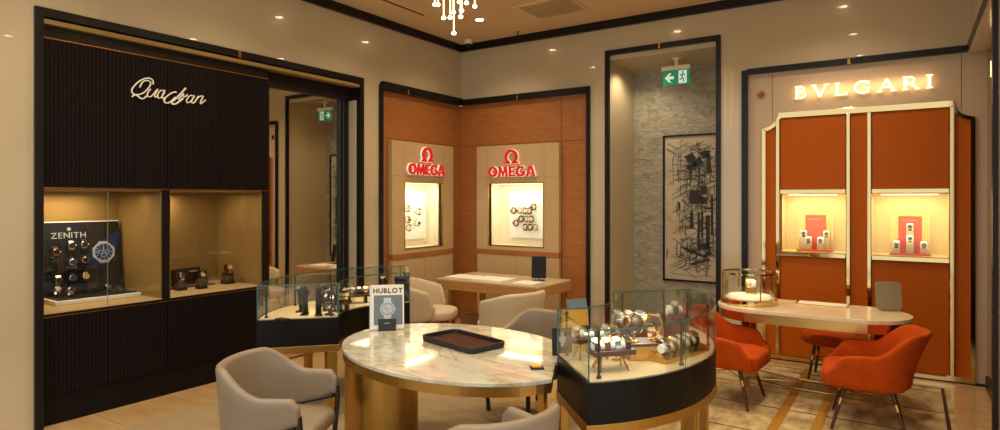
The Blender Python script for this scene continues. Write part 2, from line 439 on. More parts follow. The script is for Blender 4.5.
# ------------------------------------------------------------------ ceiling fittings
dl = None
def downlight(x, y, label):
    global dl
    if dl is None:
        dl = thing('ceiling_downlight', label, 'ceiling light', (x, y, CEIL), 0, 'recessed ceiling downlights')
        MB().lathe([(.062, 0), (.062, -.006), (.05, -.008), (.05, 0)], caps=False).build('trim_ring', 'white', dl, smooth=True)
        MB().lathe([(.05, -.001), (.05, -.004)]).build('lens', 'lamp_lens', dl)
        return dl
    return dup(dl, label, (x, y, CEIL), group='recessed ceiling downlights')
rows = [6.35, 4.9, 3.4, 1.9, .4]
for x in (-4.5, -2.6, -.65):
    for y in rows:
        seen = (x < -4 and y > 6)
        downlight(x, y, 'round recessed downlight glowing in the ceiling by the corner' if seen else 'round recessed ceiling downlight seen only as reflections in the glossy walls')
        spot((x, y, CEIL-.02), 80, ang=130, blend=1)
for y in (1.9, .4): spot((1.3, y, CEIL-.02), 60, ang=130, blend=1)
# air grille
g = thing('air_grille', 'square louvred air grille in the ceiling above the walnut corner', 'vent', (-3.52, 6.45, CEIL))
mb = MB()
for a in ((-.36, .36, -.3, -.26), (-.36, .36, .26, .3), (-.36, -.32, -.26, .26), (.32, .36, -.26, .26)): mb.box(a[0], a[1], a[2], a[3], -.012, 0)
mb.build('frame', 'ceiling', g)
mb = MB()
for i in range(22): mb.box(-.32+.0296*i, -.312+.0296*i, -.26, .26, -.012, 0)
for i in range(5): mb.box(-.32, .32, -.2+i*.1, -.196+i*.1, -.011, 0)
mb.build('louvre', 'ceiling', g); box('backing', 'grille_dark', -.32, .32, -.26, .26, -.002, 0, g)
# slot diffuser
t = thing('slot_diffuser', 'long narrow black air slot in the ceiling near the left wall', 'vent', (-4.96, 5.2, CEIL))
box('slot', 'black', -.022, .022, -.75, .63, -.004, 0, t); mb = MB(); mb.box(-.03, -.022, -.75, .64, -.006, 0); mb.box(.022, .03, -.75, .64, -.006, 0); mb.build('edge', 'ceiling', t)
# dome camera and sprinkler
t = thing('dome_camera', 'small white dome security camera on the ceiling in the corner', 'camera', (-5.22, 7.1, CEIL))
MB().lathe([(.06, 0), (.06, -.05), (.05, -.055)]).build('housing', 'white', t, smooth=True)
MB().lathe([(.045, -.055), (.042, -.075), (.03, -.095), (.012, -.105)]).build('lens_dome', 'black', t, smooth=True)
t = thing('sprinkler_head', 'tiny sprinkler head on the ceiling between grille and cornice', 'sprinkler', (-4.4, 7.1, CEIL))
MB().lathe([(.03, 0), (.03, -.006), (.01, -.01), (.01, -.04), (.022, -.042), (.022, -.046)]).build('nozzle', 'grey_metal', t, smooth=True)
# chandelier
ch = thing('chandelier', 'hanging cluster of glowing rods with bulb tips above the table', 'chandelier', (-2.7, 3.5, CEIL))
MB().lathe([(.3, 0), (.3, -.04), (.28, -.05)], seg=40).build('canopy', 'brass', ch, smooth=True)
drops = []
for u, L in ((-.113, .876), (-.071, .975), (-.035, .936), (-.014, .89), (0, 1.08), (.053, .99), (.06, .947), (.092, .886), (.142, .854), (-.15, .83), (-.09, .80), (.03, .82), (.12, .78), (-.05, .78), (.18, .76), (-.19, .74)):
    d = .12*math.sin(u*40+L*9)      # depth of each rod in the cluster
    drops.append((.8346*u-.551*d, .551*u+.8346*d, L))
for dx, dy, L in drops:
    r = MB().rod((dx, dy, -.04), (dx, dy, -L), .0045, seg=8).build('rod', 'rod_light', ch, smooth=True)
    MB().lathe([(.003, -L+.012), (.012, -L+.006), (.016, -L-.002), (.012, -L-.010), (.003, -L-.012)], (dx, dy, 0), seg=12).build('bulb', 'bulb', r, smooth=True)

# ------------------------------------------------------------------ dark display cabinet on the left
XF = -5.53
cab = thing('display_cabinet', 'tall dark fluted wall cabinet with two lit showcase windows', 'cabinet', (-5.6, 3.0, 0))
def cpart(mb, name, m, **k):
    for v in mb.bm.verts: v.co -= Vector((-5.6, 3.0, 0))
    return mb.build(name, m, cab, **k)
def fluted(y0, y1, z0, z1):
    pts = [(-5.62, y0), (-5.62, y1)]; n = max(4, round((y1-y0)/.03)); w = (y1-y0)/n; q = []
    for i in range(n):
        a = y1-i*w
        q += [(XF-.005, a), (XF-.005, a-.005), (XF, a-.008), (XF, a-w+.002)]
    q.append((XF, y0))
    return MB().prism(pts+q, z0, z1)
ys = [2.02, 2.5, 2.99, 3.49, 4.03]
for a, b in zip(ys, ys[1:]):
    cpart(fluted(a+.002, b-.002, 1.845, 2.985), 'upper_panel', 'cabinet')
    cpart(fluted(a+.002, b-.002, .225, .835), 'lower_panel', 'cabinet')
cpart(MB().box(-5.62, XF-.015, 2.02, 4.03, .0, .22), 'plinth', 'cabinet')
cpart(MB().box(-5.62, XF-.004, 2.02, 4.03, 2.99, FR-.035), 'header_panel', 'black')
for z in (2.985, 1.832): cpart(MB().box(XF-.02, XF+.003, 2.02, 4.03, z, z+.007), 'gold_line', 'gold_line')
cpart(MB().box(XF-.03, XF+.003, 2.02, 4.03, .836, .842), 'gold_line', 'gold_line')
cpart(MB().box(-5.6, XF+.002, 2.02, 4.03, .842, .862), 'shelf_edge', 'black')
for a, b in ((2.02, 2.035), (2.945, 3.01), (3.965, 4.03)): cpart(MB().box(-6.3, XF, a, b, .862, 1.83), 'post', 'black')
for a, b in ((2.035, 2.945), (3.01, 3.965)):
    mb = MB(); mb.box(-6.32, -6.28, a, b, .86, 1.83); mb.box(-6.28, XF-.01, a, a+.012, .87, 1.83); mb.box(-6.28, XF-.01, b-.012, b, .87, 1.83); mb.box(-6.28, XF-.01, a, b, 1.815, 1.83)
    cpart(mb, 'showcase_lining', 'vitrine_fabric')
    cpart(MB().box(-6.28, XF-.004, a, b, .855, .872), 'showcase_deck', 'beige_panel')
    cpart(MB().box(XF-.016, XF-.008, a, b, .872, 1.82), 'glass_pane', 'glass_dim')
cpart(MB().box(XF-.017, XF-.007, 2.50, 2.5015, .872, 1.82), 'glass_joint', 'khaki')
cpart(MB().box(-5.60, -5.48, 2.02, 5.26, 3.085, 3.12), 'lit_underside_strip', 'vitrine_fabric')  # tan strip whose colour imitates the lit underside of the portal frame
area((-6.1, 2.40, 1.79), .1, .5, 3.4); area((-6.18, 3.22, 1.79), .08, .35, 3.2)
area((-5.8, 2.5, 1.8), .1, .7, 1.5); area((-5.8, 3.5, 1.8), .1, .7, 1.3)
spot((-5.0, 2.6, 3.9), 8, ang=60)
# script sign on the cabinet
def U(px, py):   # tracing grid of the sign -> metres on its panel
    x = 120+px/10; y = 70+py/10
    u = (x-500)/621; d = (-.551+.8346*u, .8346+.551*u); t = -5.53/d[0]
    return (d[1]*t, 1.75+(199-y)/621*t)
sg = thing('wall_sign', 'ivory script sign reading Quadran on the dark fluted cabinet', 'sign', mtx=wallframe('L', XF+.001, 2.85, 2.6))
script = [
    [([(325, 145), (322, 105), (275, 82), (205, 102), (148, 148), (112, 200), (128, 240), (180, 247), (238, 222), (288, 168), (300, 128), (270, 106), (222, 120), (190, 176)], .017), ([(112, 268), (150, 250), (205, 286), (240, 278), (262, 255)], .018)],
    [([(300, 190), (270, 235), (275, 267), (308, 262), (350, 215), (368, 195)], .014), ([(372, 192), (342, 245), (346, 270), (376, 258)], .017)],
    [([(432, 208), (402, 205), (372, 243), (376, 280), (408, 272), (440, 225)], .015), ([(443, 203), (416, 262), (424, 286), (447, 276)], .018)],
    [([(559, 224), (533, 222), (492, 242), (451, 276), (436, 304), (446, 327), (477, 329), (512, 308), (548, 272)], .018), ([(652, 180), (605, 232), (554, 286), (514, 318), (518, 339), (554, 337), (605, 299), (626, 282)], .021)],
    [([(632, 236), (606, 264), (578, 296)], .018), ([(598, 274), (618, 256), (636, 268), (656, 260), (667, 245)], .016)],
    [([(722, 256), (690, 260), (662, 298), (666, 326), (696, 318), (732, 274)], .015), ([(738, 256), (710, 310), (720, 331), (746, 315)], .018)],
    [([(778, 262), (738, 328)], .017), ([(750, 302), (790, 266), (824, 266), (802, 312), (802, 338), (850, 300)], .016)]]
for li, strokes in enumerate(script):
    mb = MB()
    for si, (pts, w) in enumerate(strokes):
        q = [(U(*p)[0]-2.85, U(*p)[1]-2.6) for p in pts]
        mb.ribbon([tuple(v) for v in smooth_pts([Vector(a) for a in q], 8)], w*.6, .004, .012+.0015*si+.0005*(li % 2))
    mb.build('letter', 'ivory', sg)

# wall mirror in the same bay
mr = thing('wall_mirror', 'tall mirror in a dark frame beside the fluted cabinet', 'mirror', (-5.62, 4.65, 0))
box('glass', 'mirror', -.028, -.022, -.56, .43, .02, 2.93, mr)
mb = MB(); mb.box(-.04, .03, -.615, -.56, 0, 3.13); mb.box(-.04, .015, .43, .47, 0, 2.98); mb.box(-.04, .02, -.56, .615, 2.93, 3.13); mb.build('frame', 'black', mr)
box('side_panel', 'black', -.04, -.03, .47, .615, 0, 2.93, mr); box('reflection_and_jamb_strip', 'steel', -.03, -.02, .475, .505, 0, 2.93, mr); box('reflection_and_jamb_strip', 'cream_wall', -.03, .085, .595, .612, 0, 2.93, mr)  # steel strip imitates a pale reflection line; cream strip is the jamb

# ------------------------------------------------------------------ watches
def watch_proto(name, label, metal, dial, strap, group):
    w = thing(name, label, 'watch', (0, 0, 0), 0, group)
    MB().lathe([(.014, -.006), (.019, -.005), (.0205, 0), (.0195, .004), (.0165, .0055), (.0165, .0035)], seg=20).build('case', metal, w, smooth=True)
    mb = MB().lathe([(.0165, .003), (.0165, .0042)], seg=20); mb.build('dial', dial, w)
    pts = []
    for i in range(20):
        a = 2*PI*i/20
        pts.append((0, .036*math.sin(a), -.028+.028*math.cos(a)))
    mb = MB(); rings = []
    for i, p in enumerate(pts):
        n = Vector((0, math.sin(2*PI*i/20), math.cos(2*PI*i/20)))
        c = Vector(p); hw = .0105 if 3 < i < 17 else .0125
        rings.append([c+Vector((-hw, 0, 0)), c+Vector((hw, 0, 0)), c+Vector((hw*.9, 0, 0))-n*.004, c+Vector((-hw*.9, 0, 0))-n*.004])
    rings.append(rings[0]); mb.loft(rings, cap=False).build('strap', strap, w, smooth=True)
    mb = MB().rod((.0195, 0, 0), (.025, 0, 0), .003, seg=8); mb.build('crown', metal, w)
    return w
PROTO = {}
def watch(kind, label, mtx, group, scale=1.0):
    spec = {'steel_black': ('steel', 'dial_black', 'steel'), 'steel_white': ('steel', 'dial_white', 'steel'), 'gold_black': ('rose_gold', 'dial_black', 'strap_black'),
            'gold_white': ('yellow_gold', 'dial_white', 'strap_brown'), 'gold_gold': ('yellow_gold', 'dial_white', 'yellow_gold'), 'steel_blue': ('steel', 'dial_blue', 'strap_black'), 'black': ('black_metal', 'dial_black', 'strap_black'), 'steel_leather': ('steel', 'dial_white', 'strap_black')}[kind]
    m = mtx @ Matrix.Scale(scale, 4)
    if kind not in PROTO:
        PROTO[kind] = w = watch_proto('wristwatch', label, *spec, group); w.matrix_world = m
        return w
    return dup(PROTO[kind], label, mtx=m, group=group)
def TM(x, y, z, rz=0, rx=0, ry=0):
    return Matrix.Translation((x, y, z)) @ Matrix.Rotation(rz, 4, 'Z') @ Matrix.Rotation(ry, 4, 'Y') @ Matrix.Rotation(rx, 4, 'X')

# ---- counter stand in the first showcase
zs = thing('watch_display_stand', 'navy counter stand headed ZENITH with a watch poster and rows of watches', 'display stand', (-5.98, 2.575, .872), R(-2))
# local x -> out towards the room, y -> along the wall
W2 = .315
box('base_tray', 'white', -.2, .16, -W2-.02, W2+.02, 0, .035, zs, bevel=.006)
box('tray_pad', 'tray_black', -.17, .13, -W2+.01, W2-.005, .035, .043, zs)
tl = Matrix.Translation((-.17, 0, .035)) @ Matrix.Rotation(R(-7), 4, 'Y')
MB().box(-.02, 0, -W2, .03, 0, .64, tl).build('back_panel', 'navy', zs, bevel=.003)
MB().box(-.02, -.002, .03, W2, 0, .64, tl).build('poster', 'dial_black', zs)
mb = MB(); mb.box(-.02, .003, -W2-.008, -W2, 0, .65, tl); mb.box(-.02, .003, -W2-.008, W2, .64, .65, tl); mb.build('edge_strip', 'white', zs)
Z2 = tl @ wallframe('L', .001, 0, 0)    # x = along, y = up, z = out on the tilted panel
grp = bpy.data.objects.new('header_lettering', None)
def ztext(txt, size, x0, x1, y, m, name):
    o = one_text(txt, size, .004, m, zs, x0, x1, y, 0, name); o.data.transform(Z2); return o
ztext('ZENITH', .052, -.235, .035, .5, 'print_light', 'lettering')
bpy.data.objects.remove(grp)
star = [(.022*(1 if i % 2 == 0 else .42)*math.sin(i*PI/5)-.095, .58+.022*(1 if i % 2 == 0 else .42)*math.cos(i*PI/5)) for i in range(10)]
MB().prism(star, 0, .004, Z2).build('star_emblem', 'print_light', zs)
# poster picture: a large watch on a blue glow
def disc(mb, x, y, r, z0, z1, T, n=28): return mb.prism([(x+r*math.cos(2*PI*i/n), y+r*math.sin(2*PI*i/n)) for i in range(n)], z0, z1, T)
blob = [(.035, .27), (.05, .36), (.12, .42), (.22, .5), (.31, .55), (.31, .47), (.27, .36), (.2, .26), (.1, .25)]
MB().prism([tuple(v) for v in smooth_pts([Vector(p) for p in blob], 5, True)], 0, .001, Z2).build('poster_glow', mat('poster_blue', '#0f2c5c', .4), zs)
oct_ = [(.175+.098*math.cos(2*PI*(i+.5)/8), .36+.098*math.sin(2*PI*(i+.5)/8)) for i in range(8)]
pw = MB().prism(oct_, .001, .003, Z2); pw.box(.135, .215, .262, .458, .001, .0025, Z2); pw.build('poster_watch_case', 'print_light', zs)
mb = MB(); disc(mb, .175, .36, .075, .003, .004, Z2); mb.build('poster_watch_dial', 'dial_blue', zs)
mb = MB()
for dx, dy in ((-.03, 0), (.03, 0), (0, -.03)):
    mb.ribbon([(.175+dx+.018*math.cos(R(a)), .36+dy+.018*math.sin(R(a))) for a in range(0, 361, 24)], .004, .004, .0045, Z2)
mb.box(.172, .178, .36, .41, .0046, .005, Z2)
for i in range(12): mb.box(-.003, .003, .058, .07, .004, .0046, Z2 @ Matrix.Translation((.175, .36, 0)) @ Matrix.Rotation(i*PI/6, 4, 'Z'))
mb.build('poster_watch_subdials', 'print_light', zs)
zpads = [(-.22, .38), (-.10, .43), (.0, .435), (-.10, .285), (.0, .295), (-.21, .135), (-.105, .145), (.0, .15)]
zk = ['gold_black', 'steel_black', 'steel_black', 'steel_blue', 'gold_black', 'steel_black', 'steel_blue', 'gold_gold']
zl = ['rose gold watch at the left edge of the navy display panel', 'steel watch below the N of ZENITH, upper middle of the navy panel', 'steel watch at the upper right of the navy panel beside the poster', 'steel watch in the centre of the navy panel, second row', 'gold watch in the second row of the navy panel beside the poster', 'watch at the lower left of the navy panel', 'watch in the middle of the lowest row on the navy panel', 'gold watch at the right end of the lowest row on the navy panel']
mb = MB()
for (x, y) in zpads:
    mb.box(x-.022, x+.022, y-.03, y+.03, 0, .02, Z2)
mb.build('watch_pads', 'tray_black', zs, bevel=.004)
mb = MB()
for x in (-.155, -.05, .03): mb.box(x-.002, x+.002, .2, .5, 0, .0015, Z2)
mb.box(-.155, .03, .22, .223, 0, .0015, Z2); mb.box(-.315, .03, .215, .218, 0, .0015, Z2); mb.build('panel_lines', 'print_dark', zs)
ZW = Matrix.Translation(zs.location) @ Matrix.Rotation(R(-2), 4, 'Z') @ Z2
for (x, y), k, l in zip(zpads, zk, zl): watch(k, l, ZW @ Matrix.Translation((x, y, .06)), 'watches on the navy counter stand', 1.45)
def zt(x, y, z): return Matrix.Translation(zs.location) @ Matrix.Rotation(R(-2), 4, 'Z') @ Matrix.Translation((x, y, z))
watch('steel_white', 'watch lying at the left of the black tray under the navy panel', zt(-.06, -.24, .115) @ Matrix.Rotation(R(55), 4, 'Y') @ Matrix.Rotation(R(90), 4, 'Z'), 'watches on the tray of the navy counter stand', 1.2)
watch('steel_black', 'watch lying on the black tray, second from its left end', zt(.02, -.17, .105) @ Matrix.Rotation(R(55), 4, 'Y') @ Matrix.Rotation(R(90), 4, 'Z'), 'watches on the tray of the navy counter stand', 1.2)
watch('steel_blue', 'blue watch lying on the black tray in front of the poster', zt(-.03, .14, .1) @ Matrix.Rotation(R(40), 4, 'Y') @ Matrix.Rotation(R(90), 4, 'Z'), 'watches on the tray of the navy counter stand', 1.2)
watch('black', 'black watch lying at the right end of the black tray', zt(.03, .21, .09) @ Matrix.Rotation(R(20), 4, 'Y') @ Matrix.Rotation(R(70), 4, 'Z'), 'watches on the tray of the navy counter stand', 1.2)

# ---- stands in the second showcase
wb = None
def bust(x, y, z, h, label, group, rz=0, m='marron'):
    """small tapered watch block with a rounded pillow"""
    global wb
    if wb is None:
        wb = thing('watch_block', label, 'watch stand', (x, y, z), rz, group)
        MB().loft([[Vector((a*s, b*s, q)) for a, b in rrect(-.045, .045, -.045, .045, .008)] for s, q in ((1, 0), (.96, .01), (.72, .085), (.7, .095))]).build('base', 'block_brown', wb)
        MB().loft([[Vector((a*s, b*s, q)) for a, b in rrect(-.03, .03, -.028, .028, .02)] for s, q in ((.5, .095), (.9, .1), (1, .13), (.9, .155), (.5, .16))]).build('pillow', 'tray_brown', wb, smooth=True)
        wb.scale = (h, h, h); return wb
    o = dup(wb, label, (x, y, z), rz, group); o.scale = (h, h, h); return o
v2 = [(-5.87, 3.30, 'dark watch block at the left of the second showcase, by the glass', 'steel_black'), (-5.80, 3.47, 'dark watch block at the front of the second showcase before the brown plaque', 'gold_white'), (-6.02, 3.62, 'dark watch block at the right of the brown plaque', 'gold_black'), (-5.92, 3.83, 'dark watch block standing alone at the right end of the second showcase', 'gold_gold')]
for i, (x, y, l, k) in enumerate(v2):
    h = (1.05, 1.0, .95, 1.25)[i]
    bust(x, y, .872, h, l, 'watch blocks in the second showcase')
    watch(k, 'watch on the ' + l[5:], TM(x+.03*h, y, .872+.137*h, R(0)) @ Matrix.Rotation(R(60), 4, 'Y') @ Matrix.Rotation(R(90), 4, 'Z'), 'watches in the second showcase', 1.25*h)
pl = thing('display_plaque', 'brown plaque with a rounded corner standing behind the dark watch blocks', 'plaque', (-6.1, 3.42, .872), 0)
out = [(-.16, 0), (.2, 0), (.2, .17), (-.05, .17)] + [(-.05-.11*math.sin(R(a)), .06+.11*math.cos(R(a))) for a in range(0, 91, 15)]
MB().prism(out, 0, .02, wallframe('L', 0, 0, .012)).build('panel', 'block_brown', pl); box('foot', 'marron', -.03, .14, -.16, .3, 0, .012, pl)
MB().box(.09, .17, .13, .14, .02, .0215, wallframe('L', 0, 0, .012)).build('lettering', 'print_light', pl)

# ------------------------------------------------------------------ corner niche: two lit wall showcases with red signs
def omega_case(side, label, u0, u1, wu0, wu1, origin):
    T = wallframe(side, *origin)      # local x along, y up, z out ; face at z = 0
    t = thing('wall_showcase', label, 'showcase', mtx=T)
    def bx(name, m, a, b, c, d, e, f, bevel=0): return box(name, m, a, b, c, d, e, f, t, bevel)
    wy0, wy1 = 1.1, 1.965; d0 = -.07
    mb = MB()
    mb.box(u0, wu0, 1.04, 2.5, d0, 0); mb.box(wu1, u1, 1.04, 2.5, d0, 0); mb.box(wu0, wu1, wy1, 2.5, d0, 0); mb.box(wu0, wu1, 1.04, wy0, d0, 0)
    mb.build('front_panel', 'beige_panel', t)
    n = 2; w = (u1-u0)/n
    for i in range(n): bx('base_panel', 'beige_panel', u0+i*w+.003, u0+(i+1)*w-.003, .1, .97, d0, -.003, .004)
    bx('ledge', 'walnut', u0, u1, .97, 1.04, d0, .004); bx('plinth', 'black', u0, u1, 0, .1, d0, -.02)
    mb = MB()
    for s in (wu0-.012, wu1): mb.box(s, s+.012, wy0-.012, wy1+.012, -.05, .004)
    for s in (wy0-.012, wy1): mb.box(wu0, wu1, s, s+.012, -.05, .004)
    mb.build('window_frame', 'brass', t)
    mb = MB(); mb.box(wu0, wu1, wy0, wy1, -.32, -.30); mb.box(wu0-.01, wu0, wy0, wy1, -.3, 0); mb.box(wu1, wu1+.01, wy0, wy1, -.3, 0); mb.box(wu0, wu1, wy0-.01, wy0, -.3, 0); mb.box(wu0, wu1, wy1, wy1+.01, -.3, 0)
    mb.build('window_lining', 'niche_cream', t)
    cw = wu1-wu0
    bx('backdrop', 'white', wu0+cw*.22, wu1-cw*.08, wy0+.1, wy1-.12, -.3, -.24)
    bx('glass_pane', 'glass', wu0, wu1, wy0, wy1, -.02, -.014)
    mb = MB(); mb.box(wu0+.04, wu1-.04, wy1-.012, wy1-.004, -.09, -.06); mb.build('light_strip', 'led', t)
    for yy in (2.1,): 
        mb = MB(); mb.box(wu0-.02, wu0-.017, 1.05, 2.49, 0, .001); mb.box(wu1+.017, wu1+.02, 1.05, 2.49, 0, .001); mb.box(u0, u1, 2.045, 2.048, 0, .001); mb.build('panel_joint', 'grey_metal', t)
    l = area((0, 0, 0), cw*.8, .06, 2.5, (1, .86, .6)); l.matrix_world = T @ Matrix.Translation(((wu0+wu1)/2, wy1-.02, -.1)) @ Matrix.Rotation(R(90), 4, 'X') @ Matrix.Rotation(R(180), 4, 'Y')
    l.rotation_euler = (0, 0, 0 if side == 'B' else R(90)); 
    l2 = area((0, 0, 0), cw*.7, .5, 1.5, (1, .86, .62)); l2.matrix_world = T @ Matrix.Translation(((wu0+wu1)/2, (wy0+wy1)/2+.05, -.03)) ; l2.rotation_euler = (T @ Matrix.Rotation(0, 4, 'X')).to_euler()
    l2.data.size = cw*.8; l2.data.size_y = .7
    return t, T
def omega_sign(T, cx, y, w, label):
    s = thing('wall_sign', label, 'sign', mtx=T @ Matrix.Translation((cx, y, 0)))
    x0, x1 = -w/2, w/2
    h = .142
    def ell(cx, rx, ry, a0, a1, n=26): return [((cx+rx*math.cos(R(a0+(a1-a0)*i/n)))*h, (.5+ry*math.sin(R(a0+(a1-a0)*i/n)))*h) for i in range(n+1)]
    K = .2
    G = [(1.04, [(ell(.52, .41, .41, 90, 450), K)]),
         (1.16, [([(.12*h, 0), (.27*h, h)], K*.9), ([(.89*h, h), (1.04*h, 0)], K*.9), ([(.25*h, .97*h), (.58*h, .18*h), (.91*h, .97*h)], K*.8)]),
         (.72, [([(.12*h, 0), (.12*h, h)], K), ([(.12*h, .09*h), (.7*h, .09*h)], K*.85), ([(.12*h, .5*h), (.62*h, .5*h)], K*.8), ([(.12*h, .91*h), (.7*h, .91*h)], K*.85)]),
         (1.04, [(ell(.52, .41, .41, 42, 330), K), ([(.56*h, .42*h), (.98*h, .42*h)], K*.8), ([(.9*h, .1*h), (.9*h, .46*h)], K*.8)]),
         (1.0, [([(.1*h, 0), (.46*h, h)], K), ([(.54*h, h), (.9*h, 0)], K), ([(.26*h, .27*h), (.74*h, .27*h)], K*.75)])]
    tot = sum(g[0] for g in G)*h; gap = (w-tot)/4; x = x0
    for wd, st in G:
        for z0, z1, m, e, nm in ((.006, .030, 'white_acrylic', .011, 'letter_back'), (.030, .055, 'red', 0, 'letter')):
            mb = MB()
            for q, (pts, kw) in enumerate(st): mb.ribbon([(p[0]+x, p[1]) for p in pts], kw*h+e, z0, z1+.0003*q)
            mb.build(nm, m, s)
        x += wd*h+gap
    arc = [(.085*math.cos(R(a)), .27+.085*math.sin(R(a))) for a in range(-52, 233, 12)]
    foot = lambda sgn: [(sgn*.125, .178), (sgn*.035, .178)]
    for z0, z1, m, e, nm in ((.01, .034, 'white_acrylic', .010, 'emblem_back'), (.034, .057, 'red', 0, 'emblem')):
        mb = MB(); mb.ribbon(arc, .036+e, z0, z1)
        for sg_ in (-1, 1):
            mb.ribbon([(sg_*(.112+e/2), .19), (sg_*(.022), .19)], .026+e, z0, z1)
            mb.ribbon([(sg_*.05, .21), (sg_*.033, .185)], .03+e, z0, z1)
        mb.build(nm, m, s)
    return s
tL, TL = omega_case('L', 'beige lit wall showcase on the left side of the walnut corner', 5.82, 7.08, 6.06, 6.83, (-5.48, 0, 0))
tB, TB = omega_case('B', 'beige lit wall showcase on the back wall of the walnut corner', -5.2, -3.87, -4.99, -4.11, (0, 7.27, 0))
omega_sign(TL, 6.455, 2.075, .74, 'red OMEGA sign with emblem on the left wall showcase')
omega_sign(TB, -4.585, 2.06, .76, 'red OMEGA sign with emblem on the back wall showcase')
holder = None
def holder_at(T, x, y, label, k, group, lw):
    global holder
    m = T @ Matrix.Translation((x, y, -.24))
    if holder is None:
        holder = thing('watch_holder', label, 'watch stand', mtx=m, group=group)
        MB().lathe([(.012, 0), (.012, .05), (.034, .052), (.036, .08), (.03, .088)], seg=18).build('peg', 'cream', holder, smooth=True)
        MB().lathe([(.04, .05), (.04, .06)], seg=18).build('collar', 'brass', holder)
    else: dup(holder, label, mtx=m, group=group)
    watch(k, lw, m @ Matrix.Translation((0, 0, .10)) @ Matrix.Rotation(R(-25), 4, 'Y'), group.replace('holders', 'watches'), 1.35)
ks = ['gold_black', 'steel_black', 'gold_white', 'steel_leather']
rowsB = [('top row', 1.585, (-4.70, -4.60, -4.52, -4.44)), ('middle row', 1.47, (-4.575, -4.49, -4.41)), ('lowest row', 1.355, (-4.51, -4.43, -4.345))]
k = 0
for nm, y, xs in rowsB:
    for i, x in enumerate(xs):
        holder_at(TB, x, y, 'watch peg in the back wall showcase, %s, %s from left' % (nm, ordw(i)), ks[k % 4], 'watch holders in the back wall showcase', 'watch in the back wall showcase, %s, %s from left' % (nm, ordw(i))); k += 1
holder_at(TB, -4.37, 1.64, 'watch peg in the back wall showcase, highest and apart on the right', 'gold_black', 'watch holders in the back wall showcase', 'watch in the back wall showcase, highest and apart on the right')
holder_at(TB, -4.66, 1.41, 'watch peg in the back wall showcase, apart on the left below the top row', 'gold_black', 'watch holders in the back wall showcase', 'watch in the back wall showcase, apart on the left below the top row')
for (y, z, w) in ((6.29, 1.62, 'upper left'), (6.52, 1.575, 'upper right'), (6.30, 1.47, 'middle left'), (6.50, 1.42, 'lower right'), (6.32, 1.36, 'lowest, at left')):
    holder_at(TL, y, z, 'watch peg in the left wall showcase, %s of its cluster' % w, ks[k % 4], 'watch holders in the left wall showcase', 'watch in the left wall showcase, %s of its cluster' % w); k += 1

# ------------------------------------------------------------------ walnut writing desk in the corner
dk = thing('writing_desk', 'long wooden desk with square legs in the walnut corner', 'desk', (-4.28, 6.55, 0))
box('desk_top', 'desk_top', -.75, .75, -.4, .4, .72, .745, dk, .003)
for a in ((-.75, .75, -.4, -.38), (-.75, .75, .38, .4)): box('apron', 'desk_wood', a[0], a[1], a[2], a[3], .615, .72, dk)
for x in (-.75, .73): box('apron', 'desk_wood', x, x+.02, -.38, .38, .615, .72, dk)
for x in (-.58, .68):
    for y in (-.37, .31): box('leg', 'brass_brush', x, x+.06, y, y+.06, 0.008, .62, dk, .002)
for x in (-.58, .68): box('foot_rail', 'brass_brush', x+.005, x+.055, -.31, .31, .008, .04, dk)
mb = MB(); arc = [(.022*math.cos(R(a)), .012+.022*math.sin(R(a))) for a in range(-50, 231, 20)]
Tq = wallframe('B', .06, -.4, .66); mb.ribbon(arc, .008, 0, .002, Tq)
for s_ in (-1, 1): mb.ribbon([(s_*.028, -.008), (s_*.008, -.008)], .007, 0, .002, Tq)
mb.build('emblem', 'brass', dk)
tag(box('desk_pad', 'paper', -5.02, -4.62, 6.30, 6.62, .745, .75, bevel=.002), 'pale paper sheet at the left on the wooden desk', 'paper')
tag(box('desk_pad', 'white', -4.58, -4.12, 6.27, 6.62, .745, .757, bevel=.003), 'white desk pad in the middle of the wooden desk', 'desk pad')
tag(box('desk_pad', 'paper', -3.98, -3.68, 6.28, 6.55, .745, .751, bevel=.002), 'pale sheet at the right end of the wooden desk before the tablet', 'paper')
tb = thing('tablet_stand', 'dark upright tablet on a stand at the right of the wooden desk', 'tablet', (-3.80, 6.62, .745), R(25))
T0 = Matrix.Translation((0, 0, .03)) @ Matrix.Rotation(R(-10), 4, 'X')
MB().prism(rrect(-.09, .09, 0, .27, .012), 0, .01, T0 @ wallframe('B', 0, 0, 0)).build('tablet', 'black_metal', tb); MB().prism(rrect(-.083, .083, .008, .262, .006), .01, .011, T0 @ wallframe('B', 0, 0, 0)).build('screen', mat('tablet_screen', '#1c1d1f', .5, spec=.2), tb)
box('foot', 'black_metal', -.07, .07, -.06, .09, 0, .008, tb); MB().rod((0, .05, .008), (0, .02, .16), .008).build('stem', 'steel', tb)
wbk = thing('wooden_box', 'small wooden box on the floor behind the cream chair', 'box', (-5.0, 6.9, .0), R(10))
mb = MB(); 
for a in ((-.14, .14, -.1, -.085), (-.14, .14, .085, .1), (-.14, -.125, -.085, .085), (.125, .14, -.085, .085)): mb.box(*a, 0.008, .17)
mb.box(-.14, .14, -.1, .1, .008, .02); mb.build('side', 'desk_wood', wbk)

